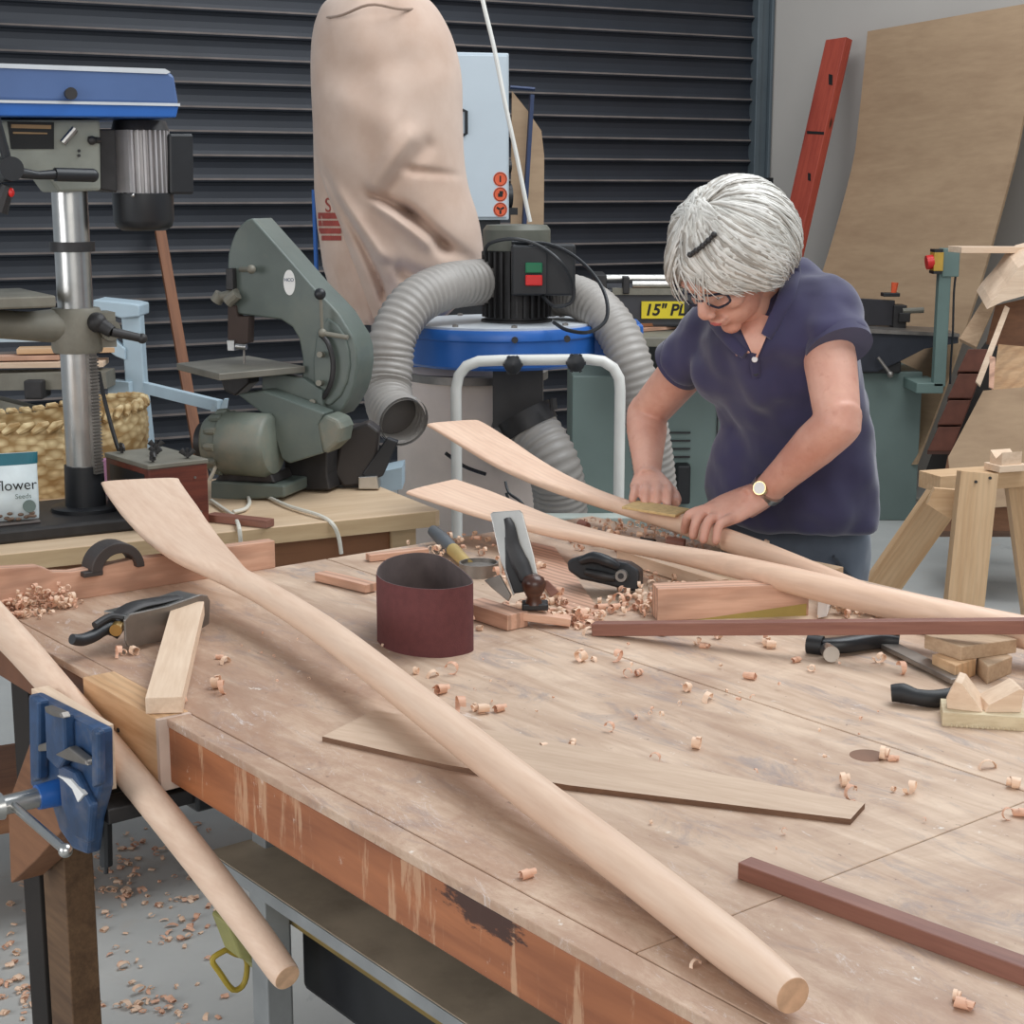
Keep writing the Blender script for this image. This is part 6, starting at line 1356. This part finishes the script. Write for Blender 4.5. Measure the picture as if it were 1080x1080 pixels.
hmats = [paint('silver_strand', (192, 188, 180), 0.42, var=0.1, scale=40, bump=0), paint('white_strand', (214, 210, 203), 0.42, var=0.08, scale=40, bump=0), paint('ash_strand', (160, 152, 142), 0.45, var=0.15, scale=40, bump=0)]
sb2 = MB(HM)
for k in range(1500):
    az0 = rnd.random() * 2 * pi; swirl = (rnd.random() - 0.5) * 0.7 + (1.1 if sin(az0) > 0.2 else 0.3)
    th0 = radians(6 + 50 * rnd.random() ** 1.3); az1 = az0 + swirl * (0.7 if cos(az0) < 0.2 else -0.5); th1 = thend(az1) * (0.90 + 0.14 * rnd.random())
    if th1 < th0 + 0.3: continue
    pts = []; rr = []; lift = 0.995 + rnd.random() * 0.05; ph = rnd.random() * 6
    for i in range(11):
        t = i / 10; th = th0 + (th1 - th0) * t; az = az0 + (az1 - az0) * t ** 1.4
        g = lift * (0.985 + 0.05 * sin(th)) + 0.010 * sin(ph + t * 5) + 0.075 * noise.noise(Vector((cos(az + th * .5) * 2.6, sin(az + th * .5) * 2.6, th * 0.7)))
        if t > 0.85: g -= (t - 0.85) * 0.5 * rnd.random()
        if t < 0.1: g -= 0.03
        pts.append(hpos(az, th, g)); w_ = 0.0026 * (0.45 + 0.9 * sin(pi * min(1, 0.15 + t * 0.85))) * (1 - 0.5 * t)
        rr.append((w_, 0.0010))
    sb2.k = (0, 0, 1, 1, 2)[rnd.randrange(5)]
    P = pts; a0 = (P[5] - HO).cross(P[6] - P[4])
    sb2.tube(P, rr, 6, side=a0)
for k in range(340):   # locks swept back over the crown
    a0 = radians(70 + 90 * rnd.random()); a1 = a0 + pi * (0.96 + 0.14 * rnd.random())
    t0, t1 = radians(14 + 26 * rnd.random()), radians(50 + 58 * rnd.random())
    d0, d1 = hdir(a0, t0), hdir(a1, t1); pts = []; rr = []; lf = 1.045 + rnd.random() * 0.03; w0 = 0.0016 + 0.0016 * rnd.random()
    for i in range(12):
        t = i / 11; d = d0.slerp(d1, t) if d0.angle(d1) < 3.0 else d0.lerp(d1, t).normalized()
        th = math.acos(max(-1, min(1, d.z))); az = atan2(d.y, d.x)
        g = lf * (0.985 + 0.05 * sin(th)) + 0.075 * noise.noise(Vector((cos(az + th * .5) * 2.6, sin(az + th * .5) * 2.6, th * 0.7)))
        g -= 0.05 * max(0, 0.12 - t) / 0.12 + 0.05 * max(0, t - 0.88) / 0.12
        pts.append(HO + Vector((d.x * RX.x, d.y * RX.y, d.z * RX.z)) * g); rr.append((w0 * (0.4 + 0.9 * sin(pi * (0.1 + 0.85 * t))), 0.0011))
    sb2.k = (0, 1, 1, 0, 2)[rnd.randrange(5)]; sb2.tube(pts, rr, 6, side=(pts[6] - HO).cross(pts[7] - pts[5]))
for k in range(26):   # loose wisps at the brow
    az = radians(50 + 80 * rnd.random()); th = thend(az) * (0.78 + 0.1 * rnd.random()); pts = []
    for i in range(7):
        t = i / 6; pts.append(hpos(az + (0.25 * t) * (1 if k % 2 else -0.5), th + 0.42 * t, 1.06 + 0.10 * t - 0.02 * t * t))
    sb2.k = k % 2; sb2.tube(pts, [(0.0016 * (1 - 0.12 * i), 0.0008) for i in range(7)], 5)
sb2.build('hair_strands', hmats, hair, smooth=80)
cl_ = MB(HM)
ca, ct = radians(122), radians(44)
for i in range(9):
    az = ca - 0.50 * (i / 8 - 0.5) * 1.2; p = hpos(az, ct + 0.12 * (i / 8 - .5), 1.115); cl_.ball(p, 0.0042 if i % 2 else 0.0052, 10, 8)
cl_.build('hair_clip', 'castdark', hair, smooth=True)
# collar, open neck and placket, laid on the shirt
def strip(name, pts, w, off=0.004, mat='shirt', th=0.0035, side=(1, 0, 0), par=None):
    P = []
    for x, y in pts:
        h = HIT(so, x, y, off)
        P.append(h if h is not None else PY(x, y, P[-1].y if P else 2.85))
    n_ = len(P); rr = [(w * (1.0 if i not in (0, n_ - 1) else 0.7), th) for i in range(n_)]
    return MB().tube(smoothpath(P, 4), lerp_list(rr, 4), 12, side=side).build(name, mat, par or so, smooth=50)
strip('collar_leaf', [(837, 268), (836, 286), (832, 304), (826, 321), (818, 338), (808, 355)], .0150, .007, th=.005, side=(1, 0.2, 0.35))
strip('collar_leaf', [(750, 338), (759, 347), (768, 357), (778, 367), (786, 374)], .0115, .007, th=.005, side=(.6, 0, .8))
strip('placket', [(797, 372), (797, 384), (798, 398)], .0105, .002, th=.003)
rows_ = []
for i in range(9):
    t = i / 8; y = 332 + 45 * t; xl = 774 + 21 * t; xr = 815 - 17 * t ** 1.2
    rw = [HIT(so, xl + (xr - xl) * j / 8, y + 2 * sin(j), 0.0045) for j in range(9)]
    if all(q is not None for q in rw): rows_.append(rw)
if len(rows_) > 2: MB().loft(rows_, cap=False, closed=False).build('open_neck_skin', 'skin', wm, smooth=True)
bp = HIT(so, 796, 379, 0.004)
MB().tube([bp, bp - (bp - C0).normalized() * .004], [0.0058, 0.005], 16).build('button', 'button', so, smooth=30)
bp = HIT(so, 797, 394, 0.003)
MB().tube([bp, bp - (bp - C0).normalized() * .004], [0.0050, 0.0045], 16).build('button', 'shoe', so, smooth=30)
# trousers
tr = MB(); prs = []
for z, w, d in ((0.97, .158, .118), (0.90, .168, .125), (0.84, .172, .128), (0.78, .168, .118)):
    prs.append(ellr(PC + ZU * z + PF * (-.005), w, d))
tr.loft(prs[::-1])
for h, k_, an in legs: tr.tube(smoothpath([h + ZU * .03, h - ZU * .06, k_, an + ZU * .02, an - ZU * .03], 6), lerp_list([.088, .092, .070, .064, .066], 6), 28)
tro = tr.build('trousers', 'trousers', wm)
rm = tro.modifiers.new('surface', 'REMESH'); rm.mode = 'VOXEL'; rm.voxel_size = 0.006; rm.use_smooth_shade = True
sm = tro.modifiers.new('soften', 'SMOOTH'); sm.factor = 0.5; sm.iterations = 6
dm = tro.modifiers.new('folds', 'DISPLACE'); dm.texture = tx_; dm.strength = 0.012; dm.texture_coords = 'LOCAL'
q = PC + PLf * 0.165 + ZU * .86
MB().tube(smoothpath([q + PF * .06 + ZU * .02, q + PF * .01 - ZU * .03 + PLf * .01, q - PF * .05 - ZU * .05], 4), .003, 6).build('pocket_seam', mk_cloth('seam_denim', (62, 68, 78), (54, 60, 70)), tro, smooth=True)
for h, k_, an in legs:
    c = Vector((an.x, an.y, 0)); rings = []
    for t, w, hh in ((-.06, .030, .06), (-.03, .036, .085), (.03, .038, .085), (.09, .044, .055), (.15, .043, .042), (.19, .028, .030)):
        rings.append([c + PF * t + PLf * (w * cos(2 * pi * j / 20)) + ZU * max(0.002, hh * 0.5 + hh * 0.5 * sin(2 * pi * j / 20) * 1.0) for j in range(20)])
    MB().loft(rings).build('shoe', 'shoe', wm, smooth=60)
# wrist watch
wd_ = (WL - EL).normalized(); wt = MB()
wc = WL - wd_ * 0.010
wt.tube([wc - wd_ * .007, wc + wd_ * .007], [.0315, .0305], 32)
wo = wt.build('watch_band', 'steel', wm, smooth=60)
cdir = (C0 - wc).normalized(); cdir = (cdir - wd_ * cdir.dot(wd_)).normalized(); cdir = (cdir + ZU * .5).normalized()
MB().tube([wc + cdir * .028, wc + cdir * .036], [.0135, .0125], 28).build('watch_case', paint('gold_case', (200, 176, 130), 0.3, 0.8), wo, smooth=30)
MB().tube([wc + cdir * .036, wc + cdir * .0366], [.0105, .0105], 28).build('watch_face', 'cloth_white', wo)
